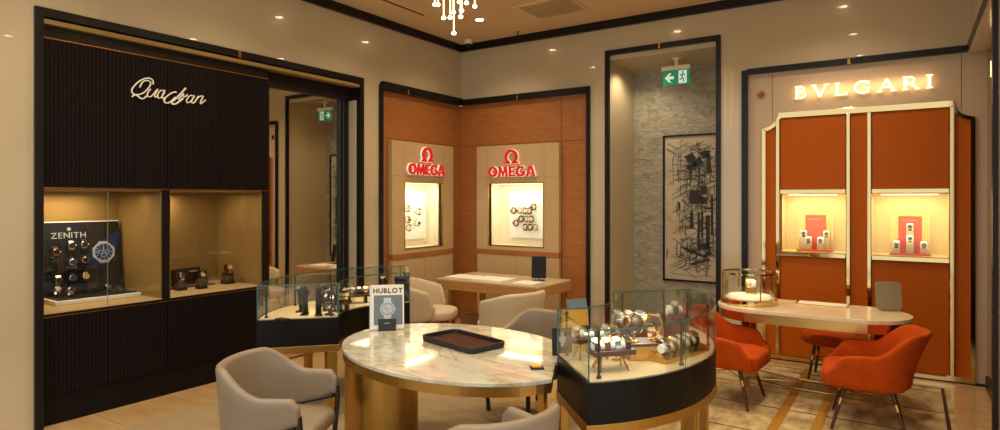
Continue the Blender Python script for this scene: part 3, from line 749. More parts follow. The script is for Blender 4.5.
# ------------------------------------------------------------------ chairs
def sstep(a, b, x):
    t = min(1, max(0, (x-a)/(b-a))); return t*t*(3-2*t)
def shell(w, a, L, top, bot, thick, flare, taper=.0, n=88, sb=.6, back=0):
    """tub-chair shell facing +x ; top/bot are functions of |s| in 0..1"""
    rings = []
    S_ = [-1+2*i/n for i in range(n+1)]
    S_ = [-1-.018, -1-.010] + S_ + [1.010, 1.018]
    for s in S_:
        q = abs(s); sg_ = 1 if s >= 0 else -1; qq = min(q, 1)
        if qq < sb:
            ph = qq/sb*PI/2; x = -a*math.cos(ph)**.9; y = sg_*w/2*math.sin(ph)**.9; nx, ny = -math.cos(ph)/a, sg_*math.sin(ph)/(w/2)
            ln = math.hypot(nx, ny); nx /= ln; ny /= ln
        else:
            k = (q-sb)/(1-sb); x = L*k; y = sg_*(w/2-taper*k*k); nx, ny = 0, sg_
        th = thick*(1 if q <= 1 else (.8 if q < 1.012 else .35))
        zt, zb = top(qq), bot(qq)
        if q > 1: ins = .006 if q < 1.012 else .02; zt -= ins; zb += ins
        zt = max(zt, zb+.05)
        ring = []
        def P(off, z):
            f = (flare+back*max(0, 1-qq/.5)**1.0)*((z-zb)/.4)**1.6
            return Vector((x+nx*(off+f), y+ny*(off+f), z))
        h = th/2
        for k in range(5): ring.append(P(h, zb+h+(zt-zb-2*h)*k/4))
        for k in range(1, 5): an = PI*k/5; ring.append(P(h*math.cos(an), zt-h+h*math.sin(an)))
        for k in range(5): ring.append(P(-h, zt-h-(zt-zb-2*h)*k/4))
        for k in range(1, 5): an = PI*k/5; ring.append(P(-h*math.cos(an), zb+h-h*math.sin(an)))
        rings.append(ring)
    return MB().loft(rings)
def cushion(x0, x1, w, z0, z1, r=.1, dome=.015, xr=None):
    mb = MB(); rings = []
    for s, z in ((.9, z0), (.985, z0+.012), (1, z0+.03), (1, z1-.03), (.975, z1-.01), (.9, z1), (.6, z1+dome*.7), (.25, z1+dome)):
        cx = (x0+x1)/2
        rings.append([Vector((cx+(px-cx)*s, py*s, z)) for px, py in rrect(x0, x1, -w/2, w/2, r, 8)])
    return mb.loft(rings)
def taupe_chair(label):
    t = thing('armchair', label, 'armchair', (0, 0, 0), 0, 'taupe leather armchairs around the marble table')
    top = lambda q: .805-.145*sstep(.3, .68, q)-.035*sstep(.93, 1, q)**2
    bot = lambda q: .37+.085*sstep(.5, .75, q)+.05*sstep(.75, 1, q)
    shell(.60, .27, .25, top, bot, .055, .025, .01).build('backrest', 'taupe', t, smooth=True, angle=60)
    cushion(-.25, .29, .53, .36, .45, .12).build('seat', 'taupe', t, smooth=True, angle=60)
    for s in (-1, 1):
        st = MB().tube([(.235, s*.288, .50), (.10, s*.292, .465), (-.06, s*.29, .435), (-.2, s*.2, .39)], .012, flat=(.014, .022)); st.build('arm_rail', 'black_metal', t, smooth=True)
        MB().tube([(.255, s*.29, .56), (.262, s*.287, .47), (.25, s*.275, .3), (.235, s*.26, 0.006)], .014, flat=(.016, .020)).build('leg', 'black_metal', t, smooth=True)
        MB().rod((-.18, s*.18, .37), (-.25, s*.22, .006), .015, .010).build('leg', 'black_metal', t, smooth=True)
    MB().box(-.2, .23, -.27, .27, .335, .36).build('seat_frame', 'black_metal', t)
    return t
def cream_chair(label):
    t = thing('tub_chair', label, 'chair', (0, 0, 0), 0, 'cream tub chairs at the wooden desk')
    top = lambda q: .80-.09*sstep(.2, .75, q)-.20*sstep(.74, 1.04, q)**1.5
    bot = lambda q: .35+.03*sstep(.5, 1, q)+.09*sstep(.86, 1.02, q)**2
    shell(.62, .28, .14, top, bot, .07, .035, .04).build('backrest', 'cream_fabric', t, smooth=True, angle=60)
    cushion(-.24, .33, .56, .36, .47, .2, .02).build('seat', 'cream_fabric', t, smooth=True, angle=60)
    for sx in (-1, 1):
        for s in (-1, 1): MB().rod((.17*sx, s*.17, .37), (.24*sx, s*.23, .008), .02, .011).build('leg', 'walnut', t, smooth=True)
    return t
def orange_chair(label):
    t = thing('armchair', label, 'armchair', (0, 0, 0), 0, 'orange velvet armchairs at the pale gold desk')
    top = lambda q: .77-.17*sstep(.22, .56, q)-.02*sstep(.6, .9, q)-.12*sstep(.82, 1, q)
    bot = lambda q: .34
    shell(.60, .26, .27, top, bot, .055, .035, .02, back=.09).build('backrest', 'orange_velvet', t, smooth=True, angle=60)
    cushion(-.24, .31, .54, .33, .455, .1, .02).build('seat', 'orange_velvet', t, smooth=True, angle=60)
    for sx in (-1, 1):
        for s in (-1, 1):
            l = MB().rod((.15*sx, s*.18, .34), (.24*sx, s*.25, .009), .019, .011).build('leg', 'dark_wood', t, smooth=True)
            a = Vector((.15*sx, s*.18, .34)); b = Vector((.24*sx, s*.25, .009))
            MB().rod(a.lerp(b, .3), a.lerp(b, .44), .0185, .0175).build('brass_collar', 'brass', l, smooth=True)
    mb = MB(); mb.rod((.17, -.2, .26), (-.17, .2, .26), .004, seg=6); mb.rod((.17, .2, .26), (-.17, -.2, .26), .004, seg=6); mb.build('stretcher', 'brass', t)
    return t
c0 = taupe_chair('taupe leather armchair at left front, turned towards the marble table')
c0.location = (-3.145, 2.36, 0.0); c0.rotation_euler = (0, 0, R(28))
dup(c0, 'taupe armchair in the front seen from behind beside the black curved showcase', (-1.665, 2.40, 0), R(158))
dup(c0, 'taupe armchair behind the marble table, half hidden by the showcase', (-2.58, 4.36, 0), R(-110))
c1 = cream_chair('cream tub chair at the left end of the wooden desk')
c1.location = (-4.72, 5.62, .0); c1.rotation_euler = (0, 0, R(25))
dup(c1, 'cream tub chair at the right of the wooden desk, turned left', (-3.52, 5.52, 0), R(165))
c2 = orange_chair('orange velvet armchair at the left of the pale gold desk, behind the curved showcase')
c2.location = (-1.33, 5.63, .0); c2.rotation_euler = (0, 0, R(-4))
dup(c2, 'orange velvet armchair at the right of the pale gold desk', (-.275, 5.58, 0), R(184))
st = thing('stool', 'round orange velvet stool under the pale gold desk', 'stool', (-.66, 6.80, 0))
MB().lathe([(.18, .345), (.225, .355), (.24, .38), (.24, .42), (.22, .45), (.15, .465), (.03, .468)], seg=36).build('seat', 'orange_velvet', st, smooth=True, angle=60)
for i in range(4):
    a = R(40+90*i); ca, sa = math.cos(a), math.sin(a)
    l = MB().rod((.14*ca, .14*sa, .35), (.21*ca, .21*sa, .009), .017, .011).build('leg', 'dark_wood', st, smooth=True)
    MB().rod((.165*ca, .165*sa, .24), (.176*ca, .176*sa, .19), .0175).build('brass_collar', 'brass', l, smooth=True)
mb = MB(); mb.rod((.16*math.cos(R(40)), .16*math.sin(R(40)), .22), (-.16*math.cos(R(40)), -.16*math.sin(R(40)), .22), .004, seg=6); mb.rod((.16*math.cos(R(130)), .16*math.sin(R(130)), .22), (-.16*math.cos(R(130)), -.16*math.sin(R(130)), .22), .004, seg=6); mb.build('stretcher', 'brass', st)

# ------------------------------------------------------------------ exit sign and art in the alcove
ex = thing('exit_sign', 'green exit sign with white arrow and running figure hanging in the alcove', 'sign', mtx=wallframe('B', -2.425, 7.65, 3.17))
box('housing', 'cream', -.18, .18, .185, .235, -.035, .03, ex, .004); box('mount', 'cream', -.02, .02, .235, .335, -.02, .01, ex, .004); box('mount_plate', 'cream', -.05, .05, .325, .332, -.04, .03, ex)
box('panel', 'exit_green', -.17, .17, 0, .187, -.006, .0, ex)
box('pictogram_field', 'exit_white', .03, .13, .015, .172, 0, .002, ex)
mb = MB(); mb.prism([(-.145, .093), (-.09, .15), (-.06, .15), (-.095, .112), (-.03, .112), (-.03, .075), (-.095, .075), (-.06, .037), (-.09, .037)], 0, .002); mb.build('arrow', 'exit_white', ex)
mb = MB(); disc(mb, .085, .15, .011, .002, .004, None, 14)
for pts in ([(.082, .135), (.074, .085)], [(.08, .13), (.062, .112), (.045, .118)], [(.082, .13), (.1, .115), (.112, .125)], [(.074, .088), (.06, .062), (.04, .06)], [(.074, .088), (.092, .065), (.09, .03)]): mb.ribbon(pts, .013, .002, .004)
mb.build('running_figure', 'exit_green', ex)
art = thing('wall_art', 'tall framed abstract picture of black strokes on the alcove wall', 'picture', mtx=wallframe('B', -2.37, 8.2, 1.63))
w_, h_ = .40, .97
art_mb = MB(); art_mb.box(-w_, w_, -h_, h_, .004, .02)
mb = MB()
for a in ((-w_, w_, -h_, -h_+.025), (-w_, w_, h_-.025, h_), (-w_, -w_+.025, -h_, h_), (w_-.025, w_, -h_, h_)): mb.box(*a, .0, .04)
mb.build('frame', 'black', art)
rnd = random.Random(11)
def inside(x, y): return abs(x) < w_-.04 and abs(y) < h_-.05
mb = art_mb; mb.mi = 1
blocks = [(-.04, .66, .12, .1, .55), (.06, .6, .13, .09, .5), (-.02, .55, .14, .05, .5), (.16, .7, .08, .1, .45), (.22, .6, .05, .3, .02), (.02, .16, .13, .15, .02), (.15, .24, .09, .1, 0), (.15, .1, .1, .09, 0), (.22, .0, .12, .03, 0), (-.02, -.16, .045, .22, 0), (.08, -.25, .03, .4, 0), (.13, -.22, .03, .34, 0), (.21, -.3, .05, .42, 0), (.27, -.1, .03, .5, 0), (.15, -.5, .16, .08, .1), (.02, -.58, .22, .03, -.4), (.1, -.7, .26, .035, .3), (-.1, -.55, .18, .02, -.5), (.2, -.6, .12, .05, .7)]
for x, y, w, h, r in blocks: mb.box(-w/2, w/2, -h/2, h/2, .02, .0215, Matrix.Translation((x*.9, y, 0)) @ Matrix.Rotation(r, 4, 'Z'))
mb.mi = 2
for i in range(330):
    x = rnd.gauss(.06, .17); y = rnd.choice([rnd.gauss(.55, .18), rnd.gauss(.05, .3), rnd.gauss(-.6, .18)])
    L = rnd.uniform(.06, .4); wd = rnd.uniform(.002, .007); a = rnd.choice([0, 0, PI/2, PI/2, .5, -.6, .5])+rnd.gauss(0, .05)
    ex_ = abs(math.cos(a))*L/2; ey_ = abs(math.sin(a))*L/2
    if inside(abs(x)+ex_, 0) and inside(0, abs(y)+ey_): mb.box(-L/2, L/2, -wd/2, wd/2, .0215, .0225, Matrix.Translation((x, y, 0)) @ Matrix.Rotation(a, 4, 'Z'))
for nm, cnt, cc, zz, wmax in (('paint_wash', 120, '#6c6557', .0203, .03), ('brown_strokes', 70, '#4d4438', .0208, .014)):
    k = 0; mb.mi += 1
    while k < cnt:
        x = rnd.gauss(.08, .17); y = rnd.choice([rnd.gauss(.55, .16), rnd.gauss(.05, .25), rnd.gauss(-.55, .18)]); L = rnd.uniform(.05, .22); wd = rnd.uniform(.006, wmax)
        a = rnd.choice([0, PI/2, PI/2, .5, -.6])+rnd.gauss(0, .06)
        if inside(abs(x)+abs(math.cos(a))*L/2, abs(y)+abs(math.sin(a))*L/2+.02):
            mb.box(-L/2, L/2, -wd/2, wd/2, zz-.0003, zz+.00001*k, Matrix.Translation((x, y, 0)) @ Matrix.Rotation(a, 4, 'Z')); k += 1
mb.mi = 5
for x, y, w, h in ((-.26, -.05, .18, .26), (-.1, .05, .2, .14), (.05, -.12, .1, .2), (-.2, -.3, .22, .2), (.16, .36, .12, .1)): mb.box(x-w/2, x+w/2, y-h/2, y+h/2, .0202, .0208)
mb.mi = 6
for x, y, w, h in ((.03, .12, .16, .12), (.13, .12, .08, .05)): mb.box(x-w/2, x+w/2, y-h/2, y+h/2, .0216, .022)
mb.build('canvas', [mat('art_ground', '#b0a78f', .7, noise=(3, '#c6bca2', 6)), mat('art_black', '#1c1a18', .6, noise=(22, '#3a352e', 5)), 'print_dark', mat('art_wash', '#6c6557', .7, noise=(14, '#8a8270', 5)), mat('art_brown', '#4d4438', .7), mat('art_tan', '#b29a66', .7, noise=(8, '#c9bfa6', 4)), mat('art_maroon', '#45211f', .7)], art)
spot((-2.95, 7.55, 3.46), 22, ang=140, rot=(R(8), 0, 0))  # added fill spot to brighten the alcove, no fixture there

# ------------------------------------------------------------------ orange display wall
OW = thing('display_wall', 'orange lacquer display wall framed in polished gold with two lit windows', 'showcase', mtx=wallframe('B', 0, 7.33, 0))
def ow(name, m, a, b, c, d, e, f, bevel=0): return box(name, m, a, b, c, d, e, f, OW, bevel)
xL0, xL1, xR0, xR1 = -1.36, -1.2, .325, .51
# outline frame with concave upper corners
def notch(off):
    o = off
    pts = [(xL0+o, .02)] + [(xL0+o, 2.52-o*.4)]
    cx, cy, r = xL0, 2.69, .165+o
    for a in range(-80, -4, 15): pts.append((cx+r*math.cos(R(a)), cy+r*math.sin(R(a))))
    pts.append((xL0+.165+o, 2.69-o))
    return pts
def mirrored(p): return [(xL0+xR1-x, y) for x, y in p]
def bandpoly(o0, o1, mir):
    a = notch(o0); b = notch(o1)
    if mir: a = mirrored(a); b = mirrored(b)
    return a, b
for mir in (False, True):
    a, b = bandpoly(0, .035, mir)
    mb = MB(); rings = [[Vector((p[0], p[1], 0)), Vector((q[0], q[1], 0)), Vector((q[0], q[1], .035)), Vector((p[0], p[1], .035))] for p, q in zip(a, b)]
    mb.loft(rings).build('gold_side_frame', 'pale_gold', OW)
    c = notch(.035); cc = c + [(xL0+.165+.035, .06), (xL0+.035, .06)]
    # side strip of orange
    if mir: cc = mirrored(cc)
    MB().prism(cc, 0, .012).build('side_panel', 'orange_wall', OW)
ow('gold_top_bar', 'pale_gold', xL0+.165, xR1-.165, 2.625, 2.69, 0, .04, .004)
ow('gold_base_bar', 'pale_gold', xL0, xR1, .015, .065, 0, .03)
cols = ((-1.2, -.535), (-.345, .33))
for a, b in cols:
    for s in (a-.02, b-.015): ow('gold_stile', 'pale_gold', s, s+.04, .065, 2.63, 0, .045, .006)
    ow('upper_panel', 'orange_wall', a+.025, b-.02, 1.845, 2.625, 0, .022, .004)
    ow('lower_panel', 'orange_wall', a+.025, b-.02, .065, 1.135, 0, .022, .004)
    for z in (1.805, 1.135): ow('gold_rail', 'pale_gold', a+.02, b-.015, z, z+.05, -.02, .05, .006)
    mb = MB(); mb.box(a+.02, b-.015, 1.18, 1.81, -.4, -.38); mb.box(a+.0, a+.02, 1.18, 1.81, -.38, .01); mb.box(b-.015, b, 1.18, 1.81, -.38, .01); mb.box(a+.02, b-.015, 1.155, 1.185, -.38, .02); mb.box(a+.02, b-.015, 1.8, 1.81, -.38, 0)
    mb.build('window_lining', 'niche_gold', OW)
    ow('glass_pane', 'glass', a+.02, b-.015, 1.185, 1.805, .024, .03); ow('light_strip', 'led', a+.1, b-.1, 1.79, 1.8, -.06, -.02)
    cx = (a+b)/2
    area((cx, 7.5, 1.785), .5, .2, 1.25, (1, .82, .46)); area((cx, 7.36, 1.5), .5, .4, 1.1, (1, .82, .46), rot=(R(90), 0, 0))
ow('centre_panel', 'orange_wall', -.51, -.365, .065, 2.625, 0, .016)
# the wall behind has no openings for the windows: the panel is rebuilt as pieces
old = bpy.data.objects['wall_bay_panel']; bpy.data.objects.remove(old)
struct('wall_bay_panel', 'rose_beige', [(-1.51, -1.2, 7.33, 7.38, 0, FR-.03), (.33, .6, 7.33, 7.38, 0, FR-.03), (-.535, -.345, 7.33, 7.38, 0, FR-.03), (-1.2, -.535, 7.33, 7.38, 0, 1.15), (-1.2, -.535, 7.33, 7.38, 1.83, FR-.03), (-.345, .33, 7.33, 7.38, 0, 1.15), (-.345, .33, 7.33, 7.38, 1.83, FR-.03)])
# roman lettering
def roman(ch, h):
    """strokes of a wide roman capital, height h; returns (strokes, width)"""
    K, t, sr = .17*h, .085*h, .06*h
    def ser(x, y, w=.3): return ([(x-w*h/2, y), (x+w*h/2, y)], sr)
    def arc(cx, cy, rx, ry, a0, a1, n=14): return [(cx+rx*math.cos(R(a0+(a1-a0)*i/n)), cy+ry*math.sin(R(a0+(a1-a0)*i/n))) for i in range(n+1)]
    b, tp = sr/2, h-sr/2
    if ch == 'B':
        s = [([(.16*h, 0), (.16*h, h)], K), ([(.04*h, b), (.4*h, b)] + arc(.4*h, .28*h, .24*h, .25*h, -90, 90) + [(.16*h, .53*h)], t), ([(.04*h, tp), (.36*h, tp)] + arc(.36*h, .75*h, .2*h, .22*h, 90, -90) + [(.16*h, .53*h)], t)]; w = .7
    elif ch == 'V': s = [([(.14*h, h), (.5*h, .0)], K), ([(.86*h, h), (.5*h, 0)], t*1.05), ser(.14*h, tp), ser(.86*h, tp)]; w = 1.0
    elif ch == 'L': s = [([(.18*h, 0), (.18*h, h)], K), ([(.04*h, b), (.7*h, b)], t*.9), ([(.7*h, 0), (.72*h, .22*h)], t*.8), ser(.18*h, tp)]; w = .76
    elif ch == 'G': s = [(arc(.52*h, .5*h, .42*h, .46*h, 48, 312, 24), .13*h), ([(.8*h, .06*h), (.8*h, .44*h)], K*.9), ser(.78*h, .44*h, .3), ([(.82*h, .72*h), (.84*h, .96*h)], t*.8)]; w = .98
    elif ch == 'A': s = [([(.5*h, h), (.14*h, 0)], t*1.05), ([(.48*h, h), (.86*h, 0)], K), ([(.26*h, .34*h), (.72*h, .34*h)], t*.8), ser(.14*h, b), ser(.86*h, b)]; w = 1.0
    elif ch == 'R': s = [([(.16*h, 0), (.16*h, h)], K), ([(.04*h, tp), (.38*h, tp)] + arc(.38*h, .73*h, .23*h, .235*h, 90, -90) + [(.16*h, .49*h)], t), ([(.4*h, .5*h), (.78*h, .0)], K*.9), ser(.16*h, b), ser(.76*h, b, .26)]; w = .86
    else: s = [([(.2*h, 0), (.2*h, h)], K), ser(.2*h, b, .34), ser(.2*h, tp, .34)]; w = .4
    return s, w*h
def roman_sign(T, txt, x0, x1, h, label, m='lit_letter', z0=.015, z1=.035):
    s = thing('wall_sign', label, 'sign', mtx=T)
    G = [([([(p[0]*1.3, p[1]) for p in pts], wd*1.12) for pts, wd in g], w*1.3) for g, w in (roman(c, h) for c in txt)]; tot = sum(g[1] for g in G); gap = (x1-x0-tot)/(len(txt)-1); x = x0
    for g, w in G:
        mb = MB()
        for i, (pts, wd) in enumerate(g): mb.ribbon([(p[0]+x, p[1]) for p in pts], wd, z0, z1+.0002*i)
        mb.build('letter', m, s); x += w+gap
    return s
roman_sign(wallframe('B', 0, 7.33, 2.825), 'BVLGARI', -1.035, .19, .128, 'glowing BVLGARI sign in roman capitals above the orange display wall')
area((-.42, 7.27, 2.89), 1.2, .1, .8, (1, .7, .35), rot=(R(90), 0, 0))
roman_sign(wallframe('R', .6, 6.98, 2.83), 'BVLGARI', -.0, 1.22, .128, 'second glowing BVLGARI sign on the right side wall of the orange bay', z0=.001, z1=.008)
s = thing('star_emblem', 'bronze eight-pointed star beside the glowing roman sign', 'emblem', mtx=wallframe('B', -1.375, 7.33, 2.9))
MB().prism([((.055 if i % 2 == 0 else .018)*math.sin(i*PI/8), (.055 if i % 2 == 0 else .018)*math.cos(i*PI/8)) for i in range(16)], 0, .012).build('star', mat('bronze', '#8a4a1c', .25, 1), s)

# jewel displays in the two windows
def jewel_display(cx, label, spots, tag_):
    d = thing('watch_display_stand', label, 'display stand', (cx, 7.52, 1.185))
    box('base', 'display_red', -.17, .17, -.12, .1, 0, .018, d, .003)
    box('back_panel', 'display_red', -.1, .1, .03, .045, .018, .39, d)
    mb = MB()
    for i in range(15): x = -.16+i*.32/14; mb.box(x-.0022, x+.0022, .06, .066, .018, .42)
    for i in range(17): z = .03+i*.0243; mb.box(-.16, .16, .06, .066, z-.0022, z+.0022)
    mb.build('gold_lattice', 'yellow_gold', d)
    one = one_text('BVLGARI', .013, .002, 'cream', d, -.06, .06, 0, 0, 'lettering'); one.data.transform(wallframe('B', 0, .03, .34))
    for i, (x, y, z) in enumerate(spots):
        box('pedestal', 'beige_panel', x-.032, x+.032, y-.03, y+.03, .018, z, d, .003)
        box('pillow', 'white', x-.03, x+.03, y-.022, y+.022, z, z+.075, d, .012)
        watch(('gold_black', 'steel_black')[i % 2], 'watch on pillow in the %s window of the orange wall, %s' % (tag_, ('far left', 'far right', 'lower left of centre', 'lower right of centre')[i] if tag_ == 'left' else ('far left', 'far right', 'top of middle column', 'lower in middle column')[i]), Matrix.Translation((cx+x, 7.52+y-.03, 1.185+z+.04)) @ Matrix.Rotation(R(80), 4, 'X'), 'watches in the windows of the orange wall', 1.2)
    return d
jewel_display(-.86, 'vermilion display with gold lattice and watches in the left window of the orange wall', [(-.11, .0, .15), (.11, .0, .15), (-.055, -.07, .085), (.06, -.07, .085)], 'left')
jewel_display(-.0, 'vermilion display with gold lattice and watches in the right window of the orange wall', [(-.115, -.05, .07), (.115, -.05, .07), (.0, -.01, .245), (.0, -.08, .13)], 'right')

# ------------------------------------------------------------------ pale gold desk in the orange bay
bd = thing('desk', 'pale oval-ended desk with gold rim in front of the orange wall', 'desk', (-.74, 6.2, 0))
def stadium(xa, xb, r, n=16):
    return [(xb+r*math.cos(R(-90+180*i/n)), r*math.sin(R(-90+180*i/n))) for i in range(n+1)] + [(xa+r*math.cos(R(90+180*i/n)), r*math.sin(R(90+180*i/n))) for i in range(n+1)]
MB().prism(stadium(-.42, .38, .385), .735, .77).build('desk_top', mat('pale_onyx_top', '#efe0c0', .2, coat=.4, noise=(4, '#e2d0aa', 6)), bd, bevel=.004)
MB().prism(stadium(-.42, .38, .375), .655, .735).build('rim', mat('champagne_gold_rim', '#d2ad68', .25, 1), bd)
for x in (-.53, .52):
    for y in (-.12, .2): box('leg', 'pale_gold', x-.03, x+.03, y-.02, y+.02, .009, .66, bd, .003)
for y in (-.12, .2):
    MB().tube([(-.52, y, .1), (-.2, y-.04*1, .075), (.15, y-.05, .07), (.52, y, .1)], .005).build('stretcher', 'brass', bd, smooth=True)
mb = MB(); mb.rod((-.52, -.12, .09), (.52, .2, .09), .005, seg=6); mb.rod((-.52, .2, .09), (.52, -.12, .09), .005, seg=6); mb.build('cross_stretcher', 'brass', bd)
gc = thing('glass_case', 'round glass display case with gold rims at the left end of the pale desk', 'glass case', (-1.27, 6.2, .77))
MB().lathe([(.25, 0), (.255, .005), (.255, .045), (.25, .05)], seg=40).build('base_rim', 'pale_gold', gc, smooth=True)
MB().lathe([(.2, .05), (.215, .052), (.19, .075), (.05, .085)], seg=40).build('cushion', 'cream', gc, smooth=True)
MB().lathe([(.243, .05), (.243, .285), (.238, .285), (.238, .05)], seg=40, caps=False).build('glass_wall', 'glass', gc, smooth=True)
MB().lathe([(.243, .285), (.243, .291)], seg=40).build('glass_lid', 'glass', gc)
MB().lathe([(.236, .28), (.248, .28), (.248, .296), (.236, .296)], seg=40, caps=False).build('top_rim', 'pale_gold', gc, smooth=True)
for i in range(4):
    a = R(35+90*i); MB().rod((.242*math.cos(a), .242*math.sin(a), .05), (.242*math.cos(a), .242*math.sin(a), .285), .006, seg=8).build('post', 'brass', gc, smooth=True)
wh = thing('watch_stand', 'small cream stand with gold frame inside the round glass case', 'watch stand', (-1.25, 6.2, .857), R(25))
mb = MB(); mb.box(-.05, .05, .02, .028, 0, .15); mb.box(-.05, .05, -.03, .03, 0, .01); mb.build('frame', 'yellow_gold', wh); box('pillow', 'cream', -.04, .04, -.025, .018, .06, .13, wh, .015)
watch('gold_gold', 'gold watch on the small stand inside the round glass case', TM(-1.265, 6.16, .857+.1, R(25), R(75)), 'watch in the round glass case', 1.2)
area((-1.27, 6.2, 1.045), .2, .2, .8, (1, .85, .6))
wp = thing('writing_pad', 'cream writing tray with gold ends on the pale desk', 'desk pad', (-.68, 6.47, .77), R(0))
box('pad', 'paper', -.2, .2, -.1, .1, 0, .006, wp)
for x in (-.215, .2): box('gold_end', 'brass', x, x+.015, -.105, .105, 0, .012, wp)
mb = MB(); mb.box(-.2, .2, -.106, -.1, 0, .009); mb.box(-.2, .2, .1, .106, 0, .009); mb.build('edge', 'brass', wp)
vm = thing('table_mirror', 'small taupe-backed table mirror with rounded corners on the pale desk', 'mirror', (-.15, 6.40, .77), R(18))
T0 = Matrix.Translation((0, .0, .012)) @ Matrix.Rotation(R(-10), 4, 'X') @ wallframe('B', 0, 0, 0)
MB().prism(rrect(-.1, .1, 0, .245, .035), -.008, .008, T0).build('back', 'khaki', vm, bevel=.003)
MB().prism(rrect(-.103, .103, -.003, .248, .036), -.006, -.004, T0).build('rim', 'brass', vm)
mb = MB(); mb.rod((-.05, .0, .05), (-.05, .09, .003), .004, seg=6); mb.rod((.05, .0, .05), (.05, .09, .003), .004, seg=6); mb.build('strut', 'brass', vm)
MB().box(-.07, .07, -.02, .03, 0, .014).build('foot', 'brass', vm)

# ------------------------------------------------------------------ curved glass showcases by the table
RI, RO, HALF = .58, 1.2, 47
def sector(ri, ro, a0, a1, n=28):
    o = [(ro*math.cos(R(a0+(a1-a0)*i/n)), ro*math.sin(R(a0+(a1-a0)*i/n))) for i in range(n+1)]
    return o + [(ri*math.cos(R(a1-(a1-a0)*i/n)), ri*math.sin(R(a1-(a1-a0)*i/n))) for i in range(n+1)]
GH0, GH1 = .806, 1.07
def curved_case(label, loc, rz):
    t = thing('curved_showcase', label, 'showcase', loc, rz, 'curved glass showcases around the marble table')
    MB().prism(sector(RI, RO, -HALF, HALF), .585, .80).build('body', 'case_black', t, bevel=.003)
    MB().prism(sector(RI-.004, RO+.006, -HALF-.4, HALF+.4), .53, .585).build('base_band', 'brass_brush', t, bevel=.003)
    MB().prism(sector(RI+.012, RO-.012, -HALF+.8, HALF-.8), .80, .806).build('deck', mat('cream_deck', '#c4b08a', .6), t)
    def leg(r, a, w=.075, d=.05):
        T = Matrix.Rotation(R(a), 4, 'Z')
        MB().box(r-w/2, r+w/2, -d/2, d/2, .007, .53, T).build('leg', 'brass_brush', t, bevel=.003)
    for a in (-HALF+2.2, HALF-2.2):
        leg(RO-.045, a); leg(RI+.05, a)
    for a in (-6, 6): leg(RO-.06, a, .05, .06)
    for a0, a1 in ((-HALF, -HALF/3), (-HALF/3, HALF/3), (HALF/3, HALF)):
        MB().prism(sector(RO-.008, RO, a0+.12, a1-.12, 12), GH0, GH1).build('outer_glass', 'glass', t)
    MB().prism(sector(RI, RI+.008, -HALF, HALF), GH0, GH1).build('inner_glass', 'glass', t)
    for a in (-HALF, HALF):
        s = 1 if a < 0 else -1
        MB().box(RI+.008, RO-.008, 0, .008*s, GH0, GH1, Matrix.Rotation(R(a), 4, 'Z')).build('end_glass', 'glass', t)
    mb = MB(); mb.mi = 0; mb.prism(sector(RI, RO, -HALF, HALF), GH1, GH1+.007, side=1); mb.build('top_glass', ['glass', 'glass_edge'], t)
    mb = MB()
    for a in (-HALF+.3, HALF-.3):
        for r in (RI+.004, RO-.004): mb.rod((r*math.cos(R(a)), r*math.sin(R(a)), GH0), (r*math.cos(R(a)), r*math.sin(R(a)), GH1), .0045, seg=6)
    for a in (-HALF/3, HALF/3): mb.rod(((RO-.002)*math.cos(R(a)), (RO-.002)*math.sin(R(a)), GH0), ((RO-.002)*math.cos(R(a)), (RO-.002)*math.sin(R(a)), GH1), .0022, seg=6)
    mb.build('glass_edge', 'glass_edge', t)
    for a, r in ((-HALF+4, RO-.06), (-HALF+4, RI+.06), (HALF-4, RO-.06), (HALF-4, RI+.06), (-14, RO-.05), (14, RO-.05)):
        x, y = r*math.cos(R(a)), r*math.sin(R(a))
        p = MB().lathe([(.014, GH0), (.014, GH0+.012), (.007, GH0+.02), (.007, GH1-.02), (.011, GH1-.012), (.011, GH1)], (x, y, 0), seg=12).build('support_post', 'black_metal', t, smooth=True)
    return t
curved_case('curved glass watch showcase at the right end of the marble table', (-2.2, 3.79, 0), 0)
curved_case('curved glass showcase at the left end of the marble table, by the fluted cabinet', (-3.43, 3.87, 0), PI)
def inR(r, a): return (-2.2+r*math.cos(R(a)), 3.79+r*math.sin(R(a)))
def inL(r, a): return (-3.43+r*math.cos(R(a)), 3.87+r*math.sin(R(a)))

# contents of the right showcase
DZ = .806
def trestle(x, y, rz, label, n, kinds, lab, h=.085):
    t = thing('watch_tray', label, 'watch stand', (x, y, DZ), rz)
    box('tray', 'marron', -.125, .125, -.06, .06, h, h+.03, t, .004)
    MB().tube([(-.11, 0, h+.03+.018), (.11, 0, h+.03+.018)], .028, seg=14).build('cushion', 'white', t, smooth=True)
    for s in (-1, 1):
        mb = MB(); mb.tube([(s*.085, -.055, .003), (s*.06, 0, h)], .008, flat=(.011, .006)); mb.tube([(s*.085, .055, .003), (s*.06, 0, h)], .008, flat=(.011, .006)); mb.build('trestle_leg', 'brass', t, smooth=True)
    for i in range(n):
        lx = -.092+i*.184/(n-1)
        watch(kinds[i % len(kinds)], lab % ordw(i), Matrix.Translation((x, y, DZ)) @ Matrix.Rotation(rz, 4, 'Z') @ Matrix.Translation((lx, -.005, h+.078)) @ Matrix.Rotation(R(28), 4, 'X'), 'watches in the right curved showcase', 1.4)
    return t
trestle(-1.385, 3.215, R(48), 'mahogany watch tray on gold trestles at the front of the right showcase', 4, ['steel_leather', 'gold_white', 'steel_white', 'gold_black'], 'watch on the front mahogany trestle tray, %s from left')
trestle(-1.585, 3.375, R(46), 'second mahogany trestle tray, behind the front one in the right showcase', 4, ['gold_white', 'steel_black', 'gold_black', 'steel_white'], 'watch on the second mahogany trestle tray, %s from left', .1)
wt = thing('watch_block', 'brass and mahogany block in the middle of the right showcase', 'watch stand', (-1.325, 3.56, DZ), R(40))
box('block', 'brass', -.11, .11, -.08, .08, 0, .085, wt, .003); box('cap', 'marron', -.115, .115, -.085, .085, .085, .1, wt, .002)
